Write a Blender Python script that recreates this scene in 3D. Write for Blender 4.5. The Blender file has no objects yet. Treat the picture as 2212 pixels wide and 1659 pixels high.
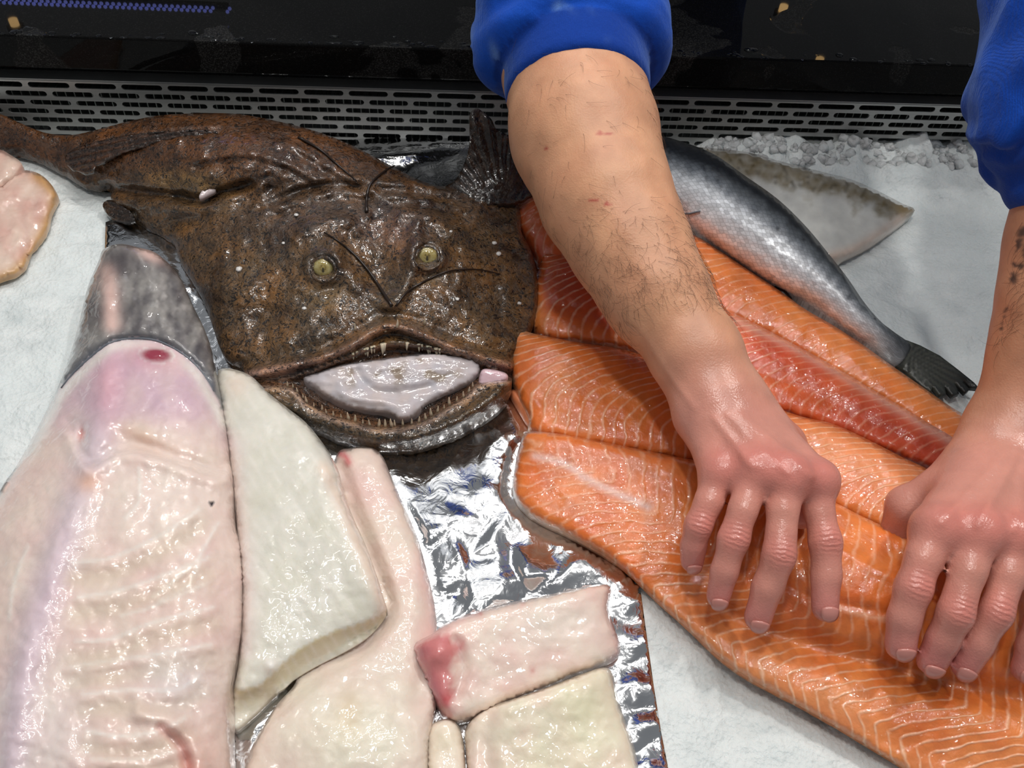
import bpy, bmesh, math, random
import numpy as np
from mathutils import Vector, Matrix
from mathutils.geometry import delaunay_2d_cdt

random.seed(7)
rng = np.random.default_rng(7)
C = bpy.context.scene.collection
SC = bpy.context.scene

# ------------------------------------------------------------------ camera
W, Hh = 2212, 1659
F = 1916.0                       # focal length in pixels
CAMZ = 0.50
PITCH = math.radians(50.0)
_t, _e = 0.08, -0.002            # how the back wall runs across the view
Xc = Vector((1.0, _e, -_t)).normalized()
_p = PITCH
_rho = math.asin((_t * math.sin(_p) - _e * math.cos(_p)) / math.cos(_p))
Zc = Vector((math.cos(_p) * math.sin(_rho), math.cos(_p) * math.cos(_rho), math.sin(_p)))
Xc = (Xc - Zc * Xc.dot(Zc)).normalized()
Yc = Zc.cross(Xc)
M_wc = Matrix((Xc, Yc, Zc)).transposed()      # world -> camera
M_cw = M_wc.transposed()                      # camera -> world
MC = np.array(M_cw)
CP = np.array([0.0, 0.0, CAMZ])
cam = bpy.data.cameras.new('camera')
cam.sensor_width = 36.0
cam.lens = 36.0 * F / W
cam.clip_start = 0.01
cam_o = bpy.data.objects.new('camera', cam)
cam_o.matrix_world = Matrix.Translation(CP) @ M_cw.to_4x4()
C.objects.link(cam_o)
SC.camera = cam_o


def at(px, py, z):
    """points on the horizontal plane z (metres) along the sight line of a pixel"""
    px, py, z = np.broadcast_arrays(np.asarray(px, float), np.asarray(py, float), np.asarray(z, float))
    d = np.stack([(px - W / 2) / F, (Hh / 2 - py) / F, -np.ones_like(px)], -1) @ MC.T
    t = (z - CAMZ) / d[..., 2]
    return CP + d * t[..., None]


def to_px(P):
    q = (np.asarray(P, float) - CP) @ MC
    return np.stack([W / 2 - F * q[..., 0] / q[..., 2], Hh / 2 + F * q[..., 1] / q[..., 2]], -1)


# ------------------------------------------------------------------ light
SC.view_settings.view_transform = 'Standard'
SC.view_settings.look = 'None'
SC.view_settings.gamma = 1.0
SC.view_settings.use_curve_mapping = False
SC.cycles.max_bounces = 6
SC.cycles.diffuse_bounces = 3
SC.cycles.glossy_bounces = 3
SC.cycles.transmission_bounces = 6
SC.view_settings.exposure = -0.27
world = bpy.data.worlds.new('shop')
world.use_nodes = True
world.node_tree.nodes['Background'].inputs[0].default_value = (0.68, 0.71, 0.75, 1)
world.node_tree.nodes['Background'].inputs[1].default_value = 0.32
SC.world = world


def lamp(name, loc, target, power, size, color=(1, 0.97, 0.93), spread=170):
    l = bpy.data.lights.new(name, 'AREA')
    l.shape = 'DISK'
    l.size = size
    l.energy = power
    l.color = color
    l.spread = math.radians(spread)
    o = bpy.data.objects.new(name, l)
    o.location = loc
    o.rotation_euler = (Vector(target) - Vector(loc)).to_track_quat('-Z', 'Y').to_euler()
    C.objects.link(o)
    return o


lamp('display_and_added_lamp', (0.80, 0.58, 1.62), (0.12, 0.34, 0.0), 7.5, 0.09)
lamp('display_and_added_lamp', (0.42, 0.92, 1.62), (0.12, 0.35, 0.0), 2.5, 0.09)
lamp('display_and_added_lamp', (-0.28, 1.45, 1.75), (-0.05, 0.42, 0.0), 4.0, 0.08)  # back lamp added so the wet fish sparkle
lamp('display_and_added_lamp', (0.22, 1.45, 1.75), (0.10, 0.42, 0.0), 4.5, 0.08)  # second added back lamp, likewise for sparkle
lamp('display_and_added_lamp', (-0.18, 0.22, 1.70), (0.12, 0.36, 0.0), 5.8, 0.10)
lamp('display_and_added_lamp', (0.30, 0.00, 1.90), (0.15, 0.35, 0.0), 3.0, 0.14)  # weak front fill, added to lift the shaded ice and grille
for sy, sz, sw in ((0.45, 1.20, 2.2), (0.92, 1.30, 1.9)):  # strip lights added overhead to put glints on the wet flesh
    ls = lamp('glint_strip_lamp', (-0.10, sy, sz), (-0.08, 0.34, 0.0), sw, 0.9)
    ls.data.shape = 'RECTANGLE'
    ls.data.size_y = 0.016
lp = lamp('added_foil_panel', (-0.35, 2.0, 2.1), (0.0, 0.3, 0.0), 0.9, 1.3, (.95, .97, 1.0))  # unseen panel added for the foil facets to reflect brightly
lp.data.shape = 'RECTANGLE'
lp.data.size_y = 0.40


# ------------------------------------------------------------------ helpers
def tag(o, label=None, cat=None, group=None, kind=None):
    if label: o['label'] = label
    if cat: o['category'] = cat
    if group: o['group'] = group
    if kind: o['kind'] = kind
    return o


def link(name, me, mat=None, parent=None, smooth=True):
    o = bpy.data.objects.new(name, me)
    C.objects.link(o)
    if mat is not None and len(me.materials) == 0:
        me.materials.append(mat)
    if smooth and len(me.polygons):
        me.polygons.foreach_set('use_smooth', np.ones(len(me.polygons), bool))
    if parent is not None:
        o.parent = parent
    return o


def empty(name, loc):
    o = bpy.data.objects.new(name, None)
    o.empty_display_size = 0.05
    o.location = loc
    C.objects.link(o)
    return o


def keep(o, parent):
    """parent without moving: geometry is in world coordinates"""
    o.parent = parent
    o.matrix_parent_inverse = Matrix.Translation(parent.location).inverted()
    return o


def mesh_np(name, V, Fc, cols=None, attrs=None, uv=None):
    me = bpy.data.meshes.new(name)
    V = np.asarray(V, float)
    if isinstance(Fc, np.ndarray):
        Fc = Fc.tolist()
    me.from_pydata([tuple(v) for v in V.tolist()], [], Fc)
    me.update()
    if cols is not None:
        a = me.color_attributes.new('Col', 'FLOAT_COLOR', 'POINT')
        c4 = np.ones((len(V), 4)); c4[:, :3] = np.clip(cols, 0, 1)
        a.data.foreach_set('color', c4.ravel())
    for k, v in (attrs or {}).items():
        v = np.asarray(v, float)
        if v.ndim == 1:
            a = me.attributes.new(k, 'FLOAT', 'POINT'); a.data.foreach_set('value', v)
        else:
            a = me.attributes.new(k, 'FLOAT_VECTOR', 'POINT'); a.data.foreach_set('vector', v.ravel())
    return me


def lin(r, g, b):
    """sRGB 0-255 -> linear"""
    c = np.array([r, g, b]) / 255.0
    return np.where(c <= 0.04045, c / 12.92, ((c + 0.055) / 1.055) ** 2.4)


def mix(a, b, f):
    f = np.clip(np.asarray(f, float), 0, 1)[..., None]
    return a * (1 - f) + b * f


def sstep(a, b, x):
    t = np.clip((np.asarray(x, float) - a) / (b - a), 0, 1)
    return t * t * (3 - 2 * t)


# gradient noise
_perm = rng.permutation(256); _perm = np.concatenate([_perm, _perm, _perm])
_grad = rng.normal(size=(256, 3)); _grad /= np.linalg.norm(_grad, axis=1)[:, None]


def pnoise(x, y, z=0.0):
    x, y, z = np.broadcast_arrays(np.asarray(x, float), np.asarray(y, float), np.asarray(z, float))
    xi, yi, zi = np.floor(x).astype(int), np.floor(y).astype(int), np.floor(z).astype(int)
    xf, yf, zf = x - xi, y - yi, z - zi
    u, v, w = (f * f * f * (f * (f * 6 - 15) + 10) for f in (xf, yf, zf))
    out = 0
    for dx in (0, 1):
        for dy in (0, 1):
            for dz in (0, 1):
                h = _perm[_perm[_perm[(xi + dx) & 255] + ((yi + dy) & 255)] + ((zi + dz) & 255)]
                g = _grad[h]
                d = g[..., 0] * (xf - dx) + g[..., 1] * (yf - dy) + g[..., 2] * (zf - dz)
                out = out + d * (u if dx else 1 - u) * (v if dy else 1 - v) * (w if dz else 1 - w)
    return out * 1.6


def fbm(x, y, z=0.0, n=3):
    s, a = 0, 1
    for i in range(n):
        s = s + a * pnoise(np.asarray(x) * 2 ** i + 13.7 * i, np.asarray(y) * 2 ** i + 5.1 * i, z); a *= 0.5
    return s


def spline(pts, n=None, step=None, closed=False):
    """Catmull-Rom through the points (any dimension), resampled evenly in its first two coordinates"""
    P = np.asarray(pts, float)
    N = len(P)
    if N == 2 and not closed:
        q = P[0] + (P[1] - P[0]) * np.linspace(0, 1, 40)[:, None]
    else:
        idx = range(N) if closed else range(N - 1)
        out = []
        tt = np.linspace(0, 1, 16, endpoint=False)[:, None]
        for i in idx:
            if closed:
                a, b, c, d = P[(i - 1) % N], P[i], P[(i + 1) % N], P[(i + 2) % N]
            else:
                a, b, c, d = P[max(i - 1, 0)], P[i], P[i + 1], P[min(i + 2, N - 1)]
            out.append(0.5 * (2 * b + (c - a) * tt + (2 * a - 5 * b + 4 * c - d) * tt ** 2 + (3 * b - a - 3 * c + d) * tt ** 3))
        q = np.concatenate(out + [P[:1] if closed else P[-1:]])
    k = 3 if (P.shape[1] == 3 and np.abs(P).max() < 5) else 2
    L = np.concatenate([[0], np.cumsum(np.linalg.norm(np.diff(q[:, :k], axis=0), axis=1))])
    if n is None:
        n = max(3, int(round(L[-1] / step)) + (0 if closed else 1))
    s = np.linspace(0, L[-1], n, endpoint=not closed)
    return np.stack([np.interp(s, L, q[:, j]) for j in range(q.shape[1])], 1)


def linedist(px, py, line):
    """distance to a polyline, the fraction along it and the signed side"""
    line = np.asarray(line, float)
    best = np.full(np.shape(px), 1e9); par = np.zeros(np.shape(px)); side = np.zeros(np.shape(px))
    seg = np.linalg.norm(np.diff(line, axis=0), axis=1)
    acc = np.concatenate([[0], np.cumsum(seg)])
    for i in range(len(line) - 1):
        a, b = line[i], line[i + 1]
        d = b - a
        t = np.clip(((px - a[0]) * d[0] + (py - a[1]) * d[1]) / max(d @ d, 1e-9), 0, 1)
        ex, ey = px - a[0] - t * d[0], py - a[1] - t * d[1]
        dist = np.hypot(ex, ey)
        m = dist < best
        best = np.where(m, dist, best)
        par = np.where(m, acc[i] + t * seg[i], par)
        side = np.where(m, np.sign(d[0] * ey - d[1] * ex), side)
    return best, par / acc[-1], side


def ridge(px, py, line, w):
    d, t, s = linedist(px, py, spline(line, step=12))
    return np.exp(-(d / w) ** 2)


def blob(px, py, cx, cy, rx, ry=None, ang=0):
    ry = ry or rx
    c, s = math.cos(ang), math.sin(ang)
    dx, dy = px - cx, py - cy
    return np.exp(-((dx * c + dy * s) / rx) ** 2 - ((-dx * s + dy * c) / ry) ** 2)


def inside(px, py, poly):
    poly = np.asarray(poly, float)
    x, y = poly[:, 0], poly[:, 1]
    r = np.zeros(np.shape(px), bool)
    for i in range(len(poly)):
        j = i - 1
        c = ((y[i] > py) != (y[j] > py)) & (px < (x[j] - x[i]) * (py - y[i]) / (y[j] - y[i] + 1e-12) + x[i])
        r ^= c
    return r


def cg(A, b, n, tol=1e-7, it=600):
    x = np.zeros(n); r = b - A(x); p = r.copy(); rs = r @ r; r0 = rs + 1e-30
    for _ in range(it):
        Ap = A(p); al = rs / (p @ Ap + 1e-30)
        x += al * p; r -= al * Ap
        rn = r @ r
        if rn / r0 < tol ** 2: break
        p = r + rn / rs * p; rs = rn
    return x


PADS = []


class Pad:
    """A soft body lying on the bed.  Its outline is given as sight points (x, y, height in mm); inside it the surface swells up
    from the outline like a cushion.  The mesh is a closed solid in world coordinates."""

    def __init__(self, poly, zdef=10, spacing=8, sharp=False):
        P = [(p[0], p[1], p[2] if len(p) > 2 else zdef) for p in poly]
        B = spline(P, step=spacing, closed=True) if not sharp else self._lin(P, spacing)
        self.nb = nb = len(B)
        x0, y0 = B[:, :2].min(0); x1, y1 = B[:, :2].max(0)
        xs = np.arange(x0, x1, spacing); ys = np.arange(y0, y1, spacing * 0.866)
        gx, gy = np.meshgrid(xs, ys)
        gx = gx + (np.arange(len(ys)) % 2)[:, None] * spacing / 2
        gx, gy = gx.ravel(), gy.ravel()
        gx = gx + rng.uniform(-.12, .12, gx.shape) * spacing; gy = gy + rng.uniform(-.12, .12, gy.shape) * spacing
        m = inside(gx, gy, B)
        gx, gy = gx[m], gy[m]
        dmin = np.full(len(gx), 1e9)
        for i in range(nb):
            dmin = np.minimum(dmin, (gx - B[i, 0]) ** 2 + (gy - B[i, 1]) ** 2)
        m = dmin > (0.62 * spacing) ** 2
        pts = np.concatenate([B[:, :2], np.stack([gx[m], gy[m]], 1)])
        vs, es, fs, ov, oe, of = delaunay_2d_cdt([Vector(p) for p in pts.tolist()], [(i, (i + 1) % nb) for i in range(nb)], [], 1, 1e-5)
        pv = np.array([tuple(v) for v in vs])
        self.T = np.array(fs)
        a, b, c = (pv[self.T[:, i]] for i in range(3))
        ar = (b[:, 0] - a[:, 0]) * (c[:, 1] - a[:, 1]) - (b[:, 1] - a[:, 1]) * (c[:, 0] - a[:, 0])
        fl = ar > 0                 # image y runs down: make every face look up
        self.T[fl] = self.T[fl][:, ::-1]
        self.x, self.y = pv[:, 0], pv[:, 1]
        n = self.n = len(pv)
        isb = np.zeros(n, bool); zb = np.zeros(n)
        first = {}
        for i, o in enumerate(ov):
            for k in o:
                first[k] = i
        self.loop = [first[i] for i in range(nb)]
        for i in range(nb):
            isb[first[i]] = True; zb[first[i]] = B[i, 2]
        self.isb = isb
        E = np.concatenate([self.T[:, [0, 1]], self.T[:, [1, 2]], self.T[:, [2, 0]]])
        E.sort(1)
        E = np.unique(E, axis=0)
        i, j = E[:, 0], E[:, 1]
        deg = np.bincount(i, minlength=n) + np.bincount(j, minlength=n)
        self.E = E; self.deg = deg
        free = ~isb

        def A(v):
            v = np.where(free, v, 0)
            r = deg * v - np.bincount(i, v[j], n) - np.bincount(j, v[i], n)
            return np.where(free, r, 0)
        rhs = np.bincount(i, np.where(isb, zb, 0)[j], n) + np.bincount(j, np.where(isb, zb, 0)[i], n)
        z = cg(A, np.where(free, rhs, 0), n)
        self.z0 = np.where(isb, zb, z)
        u = cg(A, np.where(free, 1.5 * spacing ** 2, 0.0), n)
        self.D = np.sqrt(np.maximum(2 * u, 0))       # px, a half-circle over a strip
        self.sp = spacing

    @staticmethod
    def _lin(P, spacing):
        P = np.asarray(P, float); out = []
        for k in range(len(P)):
            a, b = P[k], P[(k + 1) % len(P)]
            m = max(1, int(round(np.linalg.norm((b - a)[:2]) / spacing)))
            out += [a + (b - a) * t for t in np.arange(m) / m]
        return np.array(out)

    def smooth(self, f, it=1, pin=True):
        i, j = self.E[:, 0], self.E[:, 1]
        for _ in range(it):
            g = (np.bincount(i, f[j], self.n) + np.bincount(j, f[i], self.n)) / self.deg
            f = np.where(self.isb, f, 0.5 * f + 0.5 * g) if pin else 0.5 * f + 0.5 * g
        return f

    def build(self, name, z, mat, cols=None, attrs=None, bottom=3.0, parent=None, register=False):
        """z in mm over all vertices; bottom: mm, a number or one per vertex"""
        V = at(self.x, self.y, z / 1000.0)
        zb = np.minimum(np.broadcast_to(np.asarray(bottom, float), z.shape), z - 0.6) / 1000.0
        Vb = V.copy(); Vb[:, 2] = zb
        cen = V[:, :2].mean(0)
        mid = V.copy(); mid[:, 2] = (V[:, 2] * 0.45 + zb * 0.55)
        # a rounded flank between rim and underside
        lp = np.array(self.loop)
        nxt, prv = np.roll(lp, -1), np.roll(lp, 1)
        tan = V[nxt, :2] - V[prv, :2]
        nor = np.stack([tan[:, 1], -tan[:, 0]], 1); nor /= np.linalg.norm(nor, axis=1)[:, None] + 1e-9
        area = np.sum(V[lp, 0] * V[nxt, 1] - V[nxt, 0] * V[lp, 1])
        if area < 0: nor = -nor
        hgt = (V[lp, 2] - zb[lp])
        n = self.n; nb = len(lp)
        Mv = V[lp].copy(); Mv[:, :2] += nor * (0.04 * np.maximum(hgt - .004, 0))[:, None]; Mv[:, 2] = V[lp, 2] - 0.45 * hgt
        Vb[:, :2] = at(self.x, self.y, self.z0 / 1000.0)[:, :2]
        Vb[lp, :2] = V[lp, :2]
        Vb[lp, :2] -= nor * (0.06 * np.maximum(hgt - .004, 0))[:, None]
        allV = np.concatenate([V, Vb, Mv])
        faces = self.T.tolist() + (self.T[:, ::-1] + n).tolist()
        for k in range(nb):
            a, b = lp[k], lp[(k + 1) % nb]
            ma, mb = 2 * n + k, 2 * n + (k + 1) % nb
            q1, q2 = [a, b, mb, ma], [ma, mb, b + n, a + n]
            if area > 0:
                q1, q2 = q1[::-1], q2[::-1]
            faces += [q1, q2]
        ext = lambda f: np.concatenate([f, f, f[lp]])
        c = None if cols is None else ext(np.asarray(cols))
        at_ = {k: ext(np.asarray(v)) for k, v in (attrs or {}).items()}
        me = mesh_np(name, allV, faces, c, at_)
        bm = bmesh.new(); bm.from_mesh(me)
        bmesh.ops.recalc_face_normals(bm, faces=bm.faces)
        bm.to_mesh(me); bm.free()
        o = link(name, me, mat)
        if parent is not None: keep(o, parent)
        self.V = V; self.rim = V[lp, :2]; self.zb = zb
        if parent is None or register: PADS.append(self)
        return o


def rest_on(P, z, lowers, bottom=4.0, gap=0.7):
    """lift a pad's underside (mm) over the bodies it lies on; returns its height and underside"""
    zb = np.full(P.n, float(bottom))
    for _ in range(2):
        V = at(P.x, P.y, z / 1000.0)
        for L in lowers:
            ok = inside(V[:, 0], V[:, 1], L.rim)
            for a_ in np.linspace(0, 2 * math.pi, 9)[:-1]:
                ok |= inside(V[:, 0] + .0045 * math.cos(a_), V[:, 1] + .0045 * math.sin(a_), L.rim)
            m = np.where(ok)[0]
            for c in np.array_split(m, max(1, len(m) // 400)):
                if not len(c): continue
                d = np.hypot(V[c, 0][:, None] - L.V[None, :, 0], V[c, 1][:, None] - L.V[None, :, 1])
                k = np.argpartition(d, 3, axis=1)[:, :3]
                zb[c] = np.maximum(zb[c], L.V[k, 2].max(1) * 1000 + gap)
        z = np.maximum(z, zb + 1.5)
    return z, zb


def tube(pts, radii, seg=8, cap=True, squash=None):
    """vertices and faces of a tapered tube along 3D points"""
    P = np.asarray(pts, float); n = len(P)
    radii = np.broadcast_to(np.asarray(radii, float), (n,))
    T = np.gradient(P, axis=0); T /= np.linalg.norm(T, axis=1)[:, None] + 1e-12
    up = np.array([0, 0, 1.0]) if abs(T[0, 2]) < 0.9 else np.array([1.0, 0, 0])
    V = []
    for k in range(n):
        a = np.cross(T[k], up); a /= np.linalg.norm(a) + 1e-12
        b = np.cross(a, T[k])
        up = b
        for s in range(seg):
            th = 2 * math.pi * s / seg
            V.append(P[k] + radii[k] * (math.cos(th) * a + math.sin(th) * b))
    Fc = [[k * seg + s, k * seg + (s + 1) % seg, (k + 1) * seg + (s + 1) % seg, (k + 1) * seg + s] for k in range(n - 1) for s in range(seg)]
    if cap:
        Fc.append(list(range(seg))[::-1]); Fc.append([(n - 1) * seg + s for s in range(seg)])
    return np.array(V), Fc


def joined(parts):
    V, Fc, o = [], [], 0
    for v, f in parts:
        V.append(np.asarray(v)); Fc += [[i + o for i in q] for q in f]; o += len(v)
    return np.concatenate(V), Fc


# ------------------------------------------------------------------ materials
class NT:
    def __init__(self, name):
        self.m = bpy.data.materials.new(name); self.m.use_nodes = True
        self.t = self.m.node_tree
        self.b = self.t.nodes['Principled BSDF']

    def n(self, typ, **kw):
        nd = self.t.nodes.new('ShaderNode' + typ)
        for k, v in kw.items():
            if k.startswith('i_'):
                key = k[2:]
                key = int(key) if key.isdigit() else key.replace('_', ' ')
                if isinstance(v, tuple) and len(v) == 2 and hasattr(v[0], 'outputs'):
                    self.t.links.new(v[0].outputs[v[1]], nd.inputs[key])
                elif hasattr(v, 'outputs'):
                    self.t.links.new(v.outputs[0], nd.inputs[key])
                else:
                    nd.inputs[key].default_value = v
            else:
                setattr(nd, k, v)
        return nd

    def set(self, **kw):
        for k, v in kw.items():
            key = k.replace('_', ' ')
            if hasattr(v, 'outputs'):
                self.t.links.new(v.outputs[0], self.b.inputs[key])
            else:
                self.b.inputs[key].default_value = v

    def math(self, op, a, b=0.0, clamp=False):
        return self.n('Math', operation=op, use_clamp=clamp, i_0=a, i_1=b)

    def mixc(self, f, a, b, mode='MIX'):
        nd = self.n('Mix', data_type='RGBA', blend_type=mode)
        for idx, v in ((0, f), (6, a), (7, b)):
            if hasattr(v, 'outputs'):
                src = v.outputs[2] if v.bl_idname == 'ShaderNodeMix' else v.outputs[0]
                self.t.links.new(src, nd.inputs[idx])
            else:
                nd.inputs[idx].default_value = (v if idx == 0 else (*v, 1.0) if len(v) == 3 else v)
        return nd

    def base(self, mixnode):
        self.t.links.new(mixnode.outputs[2 if mixnode.bl_idname == 'ShaderNodeMix' else 0], self.b.inputs['Base Color'])

    def ramp(self, fac, stops):
        r = self.n('ValToRGB', i_0=fac)
        e = r.color_ramp.elements
        while len(e) < len(stops): e.new(0.5)
        for el, (p, c) in zip(e, stops):
            el.position = p; el.color = (*c, 1) if len(c) == 3 else c
        return r

    def bump(self, h, strength, dist, normal=None):
        b = self.n('Bump', i_Height=h, i_Strength=strength, i_Distance=dist)
        if normal is not None: self.t.links.new(normal.outputs[0], b.inputs['Normal'])
        return b

    def obj(self):
        return self.n('NewGeometry')      # output 0 = world position (all bodies are built at their place)

    def noise(self, vec, scale, detail=3, rough=0.55, dist=0.0):
        nd = self.n('TexNoise', i_Scale=scale, i_Detail=detail, i_Roughness=rough, i_Distortion=dist)
        self.t.links.new(vec.outputs[0], nd.inputs['Vector'])
        return nd


def wet_flesh(name, rough=0.22, bumpa=(90, 0.0022, .5), bumpb=(420, 0.0005, .5), sss=0.25, sss_r=(1.0, .6, .45), sss_s=0.006, vary=0.10, coat=0.0, vary_scale=60):
    m = NT(name); g = m.obj()
    col = m.n('VertexColor', layer_name='Col')
    nz = m.noise(g, vary_scale, 4)
    f = m.n('MapRange', i_0=nz, i_1=0.3, i_2=0.7, i_3=1 - vary, i_4=1 + vary)
    sc = m.n('VectorMath', operation='SCALE', i_0=col); m.t.links.new(f.outputs[0], sc.inputs['Scale'])
    m.set(Base_Color=sc, Roughness=rough)
    b1 = m.bump(m.noise(g, bumpa[0], 3, .5, 0.4), bumpa[2] * .55, bumpa[1])
    b2 = m.bump(m.noise(g, bumpb[0], 3), bumpb[2] * .25, bumpb[1], b1)
    c2 = m.bump(m.noise(g, bumpa[0] * 1.3, 2, .45, 0.8), bumpa[2] * .8, bumpa[1] * .9)
    m.set(Normal=b2, Coat_Weight=1.0, Coat_Roughness=.05, Coat_Normal=c2)
    m.set(Subsurface_Weight=sss, Subsurface_Radius=sss_r, Subsurface_Scale=sss_s)
    m.set(IOR=1.4)
    return m
# ================================================================== setting
ZE = 5.0      # mm, top of the foil / bed on which things rest
YW = float(at(1850, 338, 0.0)[1])          # front of the slotted grille

# ---- crushed ice
def ice_height(x, y):
    h = 0.0025 * fbm(x * 22, y * 22, 3.3, 3) + 0.0012 * fbm(x * 130, y * 130, 1.7, 2)
    back = sstep(YW - 0.10, YW - 0.005, y) * sstep(0.16, 0.30, x)
    h = h + back * (0.020 + 0.010 * fbm(x * 40, y * 40, 8.0, 2))
    return h - 0.001


mi = NT('ice'); g = mi.obj()
n1 = mi.noise(g, 45, 5, .6); n2 = mi.noise(g, 700, 3, .6); n3 = mi.noise(g, 160, 4, .6); n4 = mi.noise(g, 12, 3, .5)
mi.base(mi.mixc(mi.n('MapRange', i_0=n4, i_1=.35, i_2=.65), mi.ramp(n1, [(0.3, (0.60, 0.65, 0.655)), (0.62, (0.80, 0.835, 0.83))]), (0.74, 0.79, 0.79)))
vor = mi.n('TexVoronoi', i_Scale=330.0); mi.t.links.new(g.outputs[0], vor.inputs['Vector'])
bb = mi.bump(vor, .45, .0016, mi.bump(n2, .5, .0010, mi.bump(n3, .6, .0022)))
mi.set(Roughness=0.38, Normal=bb, IOR=1.31, Subsurface_Weight=0.3, Subsurface_Scale=0.01, Subsurface_Radius=(.7, .9, 1.0))
M_ICE = mi.m

# loose lumps heaped against the grille
mc = NT('ice_lump'); g = mc.obj()
mc.set(Base_Color=(0.80, 0.85, 0.86, 1), Roughness=0.12, IOR=1.31, Transmission_Weight=0.25, Subsurface_Weight=.5, Subsurface_Scale=.01, Subsurface_Radius=(.8, .95, 1),
       Normal=mc.bump(mc.noise(g, 260, 3), .7, .0025))
bm = bmesh.new(); bmesh.ops.create_icosphere(bm, subdivisions=2, radius=1.0)
ico = np.array([v.co[:] for v in bm.verts]); icf = [[v.index for v in f.verts] for f in bm.faces]; bm.free()
parts = []
for k in range(240):
    px = rng.uniform(1500, 2330); dpt = rng.uniform(0.004, 0.032)
    p = at(px, 320, 0.02); x = p[0]; y = YW - dpt
    r = rng.uniform(0.0022, 0.0065) * (1.5 if rng.random() < .15 else 1)
    v = ico * (1 + 0.55 * pnoise(ico[:, 0] * 1.6 + k * 7.3, ico[:, 1] * 1.6, ico[:, 2] * 1.6)[:, None])
    v = v * np.array([r, r * rng.uniform(.7, 1), r * rng.uniform(.7, 1)])
    a = rng.uniform(0, 6.28); R = np.array([[math.cos(a), -math.sin(a), 0], [math.sin(a), math.cos(a), 0], [0, 0, 1]])
    v = v @ R.T + np.array([x, y, float(ice_height(x, y)) + r * rng.uniform(-.5, .3)])
    parts.append((v, icf))
v, f = joined(parts)
lumps = link('ice_lumps', mesh_np('ice_lumps', v, f), mc.m, smooth=True)
tag(lumps, 'clear ice lumps heaped along the foot of the steel grille', 'ice', kind='stuff')

# ---- slotted steel grille
def stadium(cx, cz, L, h, n=5):
    r = h / 2; a = L / 2 - r
    pts = []
    for s, c0 in ((1, 0), (-1, math.pi)):
        for k in range(n + 1):
            th = -math.pi / 2 + math.pi * k / n + c0
            pts.append((cx + s * a + r * math.cos(th), cz + r * math.sin(th)))
    return pts       # counter-clockwise, starts at lower right


PITCHX, PITCHZ, SL, SH = 0.0390, 0.0087, 0.0345, 0.0052
ROWS = 7
GZ0, GZ1 = -0.0025, -0.0025 + ROWS * PITCHZ
GX0, GX1 = -0.72, 0.98
LEAN = 0.0
gv, gf = [], []
for r in range(ROWS):
    z0 = GZ0 + r * PITCHZ; zc = z0 + PITCHZ / 2
    x = GX0 + ((r % 2) * 0.55 + 0.10 * (r // 2)) * PITCHX - PITCHX
    while x < GX1:
        x0, x1 = x, x + PITCHX
        st = stadium((x0 + x1) / 2, zc, SL, SH)
        b = len(gv)
        outer = [(x1, z0), (x1, z0 + PITCHZ), (x0, z0 + PITCHZ), (x0, z0)]
        for q in st + outer: gv.append((q[0], 0.0, q[1]))
        S = len(st); half = S // 2
        # right cap 0..half-1, left cap half..S-1; fan to corners
        oR0, oR1, oL1, oL0 = b + S, b + S + 1, b + S + 2, b + S + 3
        q = (half - 1) // 2
        for k in range(half - 1):
            gf.append([b + k, oR0 if k < (half - 1) / 2 else oR1, b + k + 1][::1])
        gf.append([b + int((half - 1) / 2 + .5), oR0, oR1])
        gf.append([b + half - 1, oR1, oL1, b + half])
        for k in range(half, S - 1):
            gf.append([b + k, oL1 if k - half < (half - 1) / 2 else oL0, b + k + 1])
        gf.append([b + half + int((half - 1) / 2 + .5), oL1, oL0])
        gf.append([b + S - 1, oL0, oR0, b])
        x += PITCHX
ms = NT('brushed_steel'); g = ms.obj()
mp = ms.n('Mapping'); mp.inputs['Scale'].default_value = (6, 6, 500); ms.t.links.new(g.outputs[0], mp.inputs['Vector'])
nb_ = ms.noise(mp, 4, 4)
ms.base(ms.ramp(nb_, [(0.3, (0.36, 0.365, 0.355)), (0.7, (0.48, 0.49, 0.475))]))
ms.set(Metallic=0.6, Roughness=0.45, Normal=ms.bump(nb_, .12, .001))
M_STEEL = ms.m
gr = empty('vent_grille', (0, YW, GZ0))
tag(gr, 'perforated stainless grille with rows of long slots below dark ledge', 'grille')
bm = bmesh.new()
me = mesh_np('grille_panel', np.array(gv) + [0, YW, 0], gf)
bm.from_mesh(me)
bmesh.ops.remove_doubles(bm, verts=bm.verts, dist=1e-5)
bmesh.ops.recalc_face_normals(bm, faces=bm.faces)
bm.to_mesh(me); bm.free()
pn = keep(link('grille_panel', me, M_STEEL, smooth=False), gr)
so = pn.modifiers.new('s', 'SOLIDIFY'); so.thickness = 0.0012; so.offset = 0
# folded lip along the top of the panel
def box(x0, x1, y0, y1, z0, z1):
    v = [(x, y, z) for z in (z0, z1) for y in (y0, y1) for x in (x0, x1)]
    f = [[0, 2, 3, 1], [4, 5, 7, 6], [0, 1, 5, 4], [2, 6, 7, 3], [0, 4, 6, 2], [1, 3, 7, 5]]
    return np.array(v), f


def bevelled(name, v, f, w, mat, parent=None, seg=2):
    me = mesh_np(name, v, f)
    bm = bmesh.new(); bm.from_mesh(me)
    bmesh.ops.recalc_face_normals(bm, faces=bm.faces)
    bmesh.ops.bevel(bm, geom=bm.edges[:], offset=w, segments=seg, affect='EDGES', profile=.5)
    bm.to_mesh(me); bm.free()
    o = link(name, me, mat, smooth=False)
    if parent: keep(o, parent)
    return o


bevelled('grille_lip', *box(GX0, GX1, YW, YW + 0.014, GZ1 - 0.0006, GZ1 + 0.0012), .0004, M_STEEL, gr)
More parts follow.
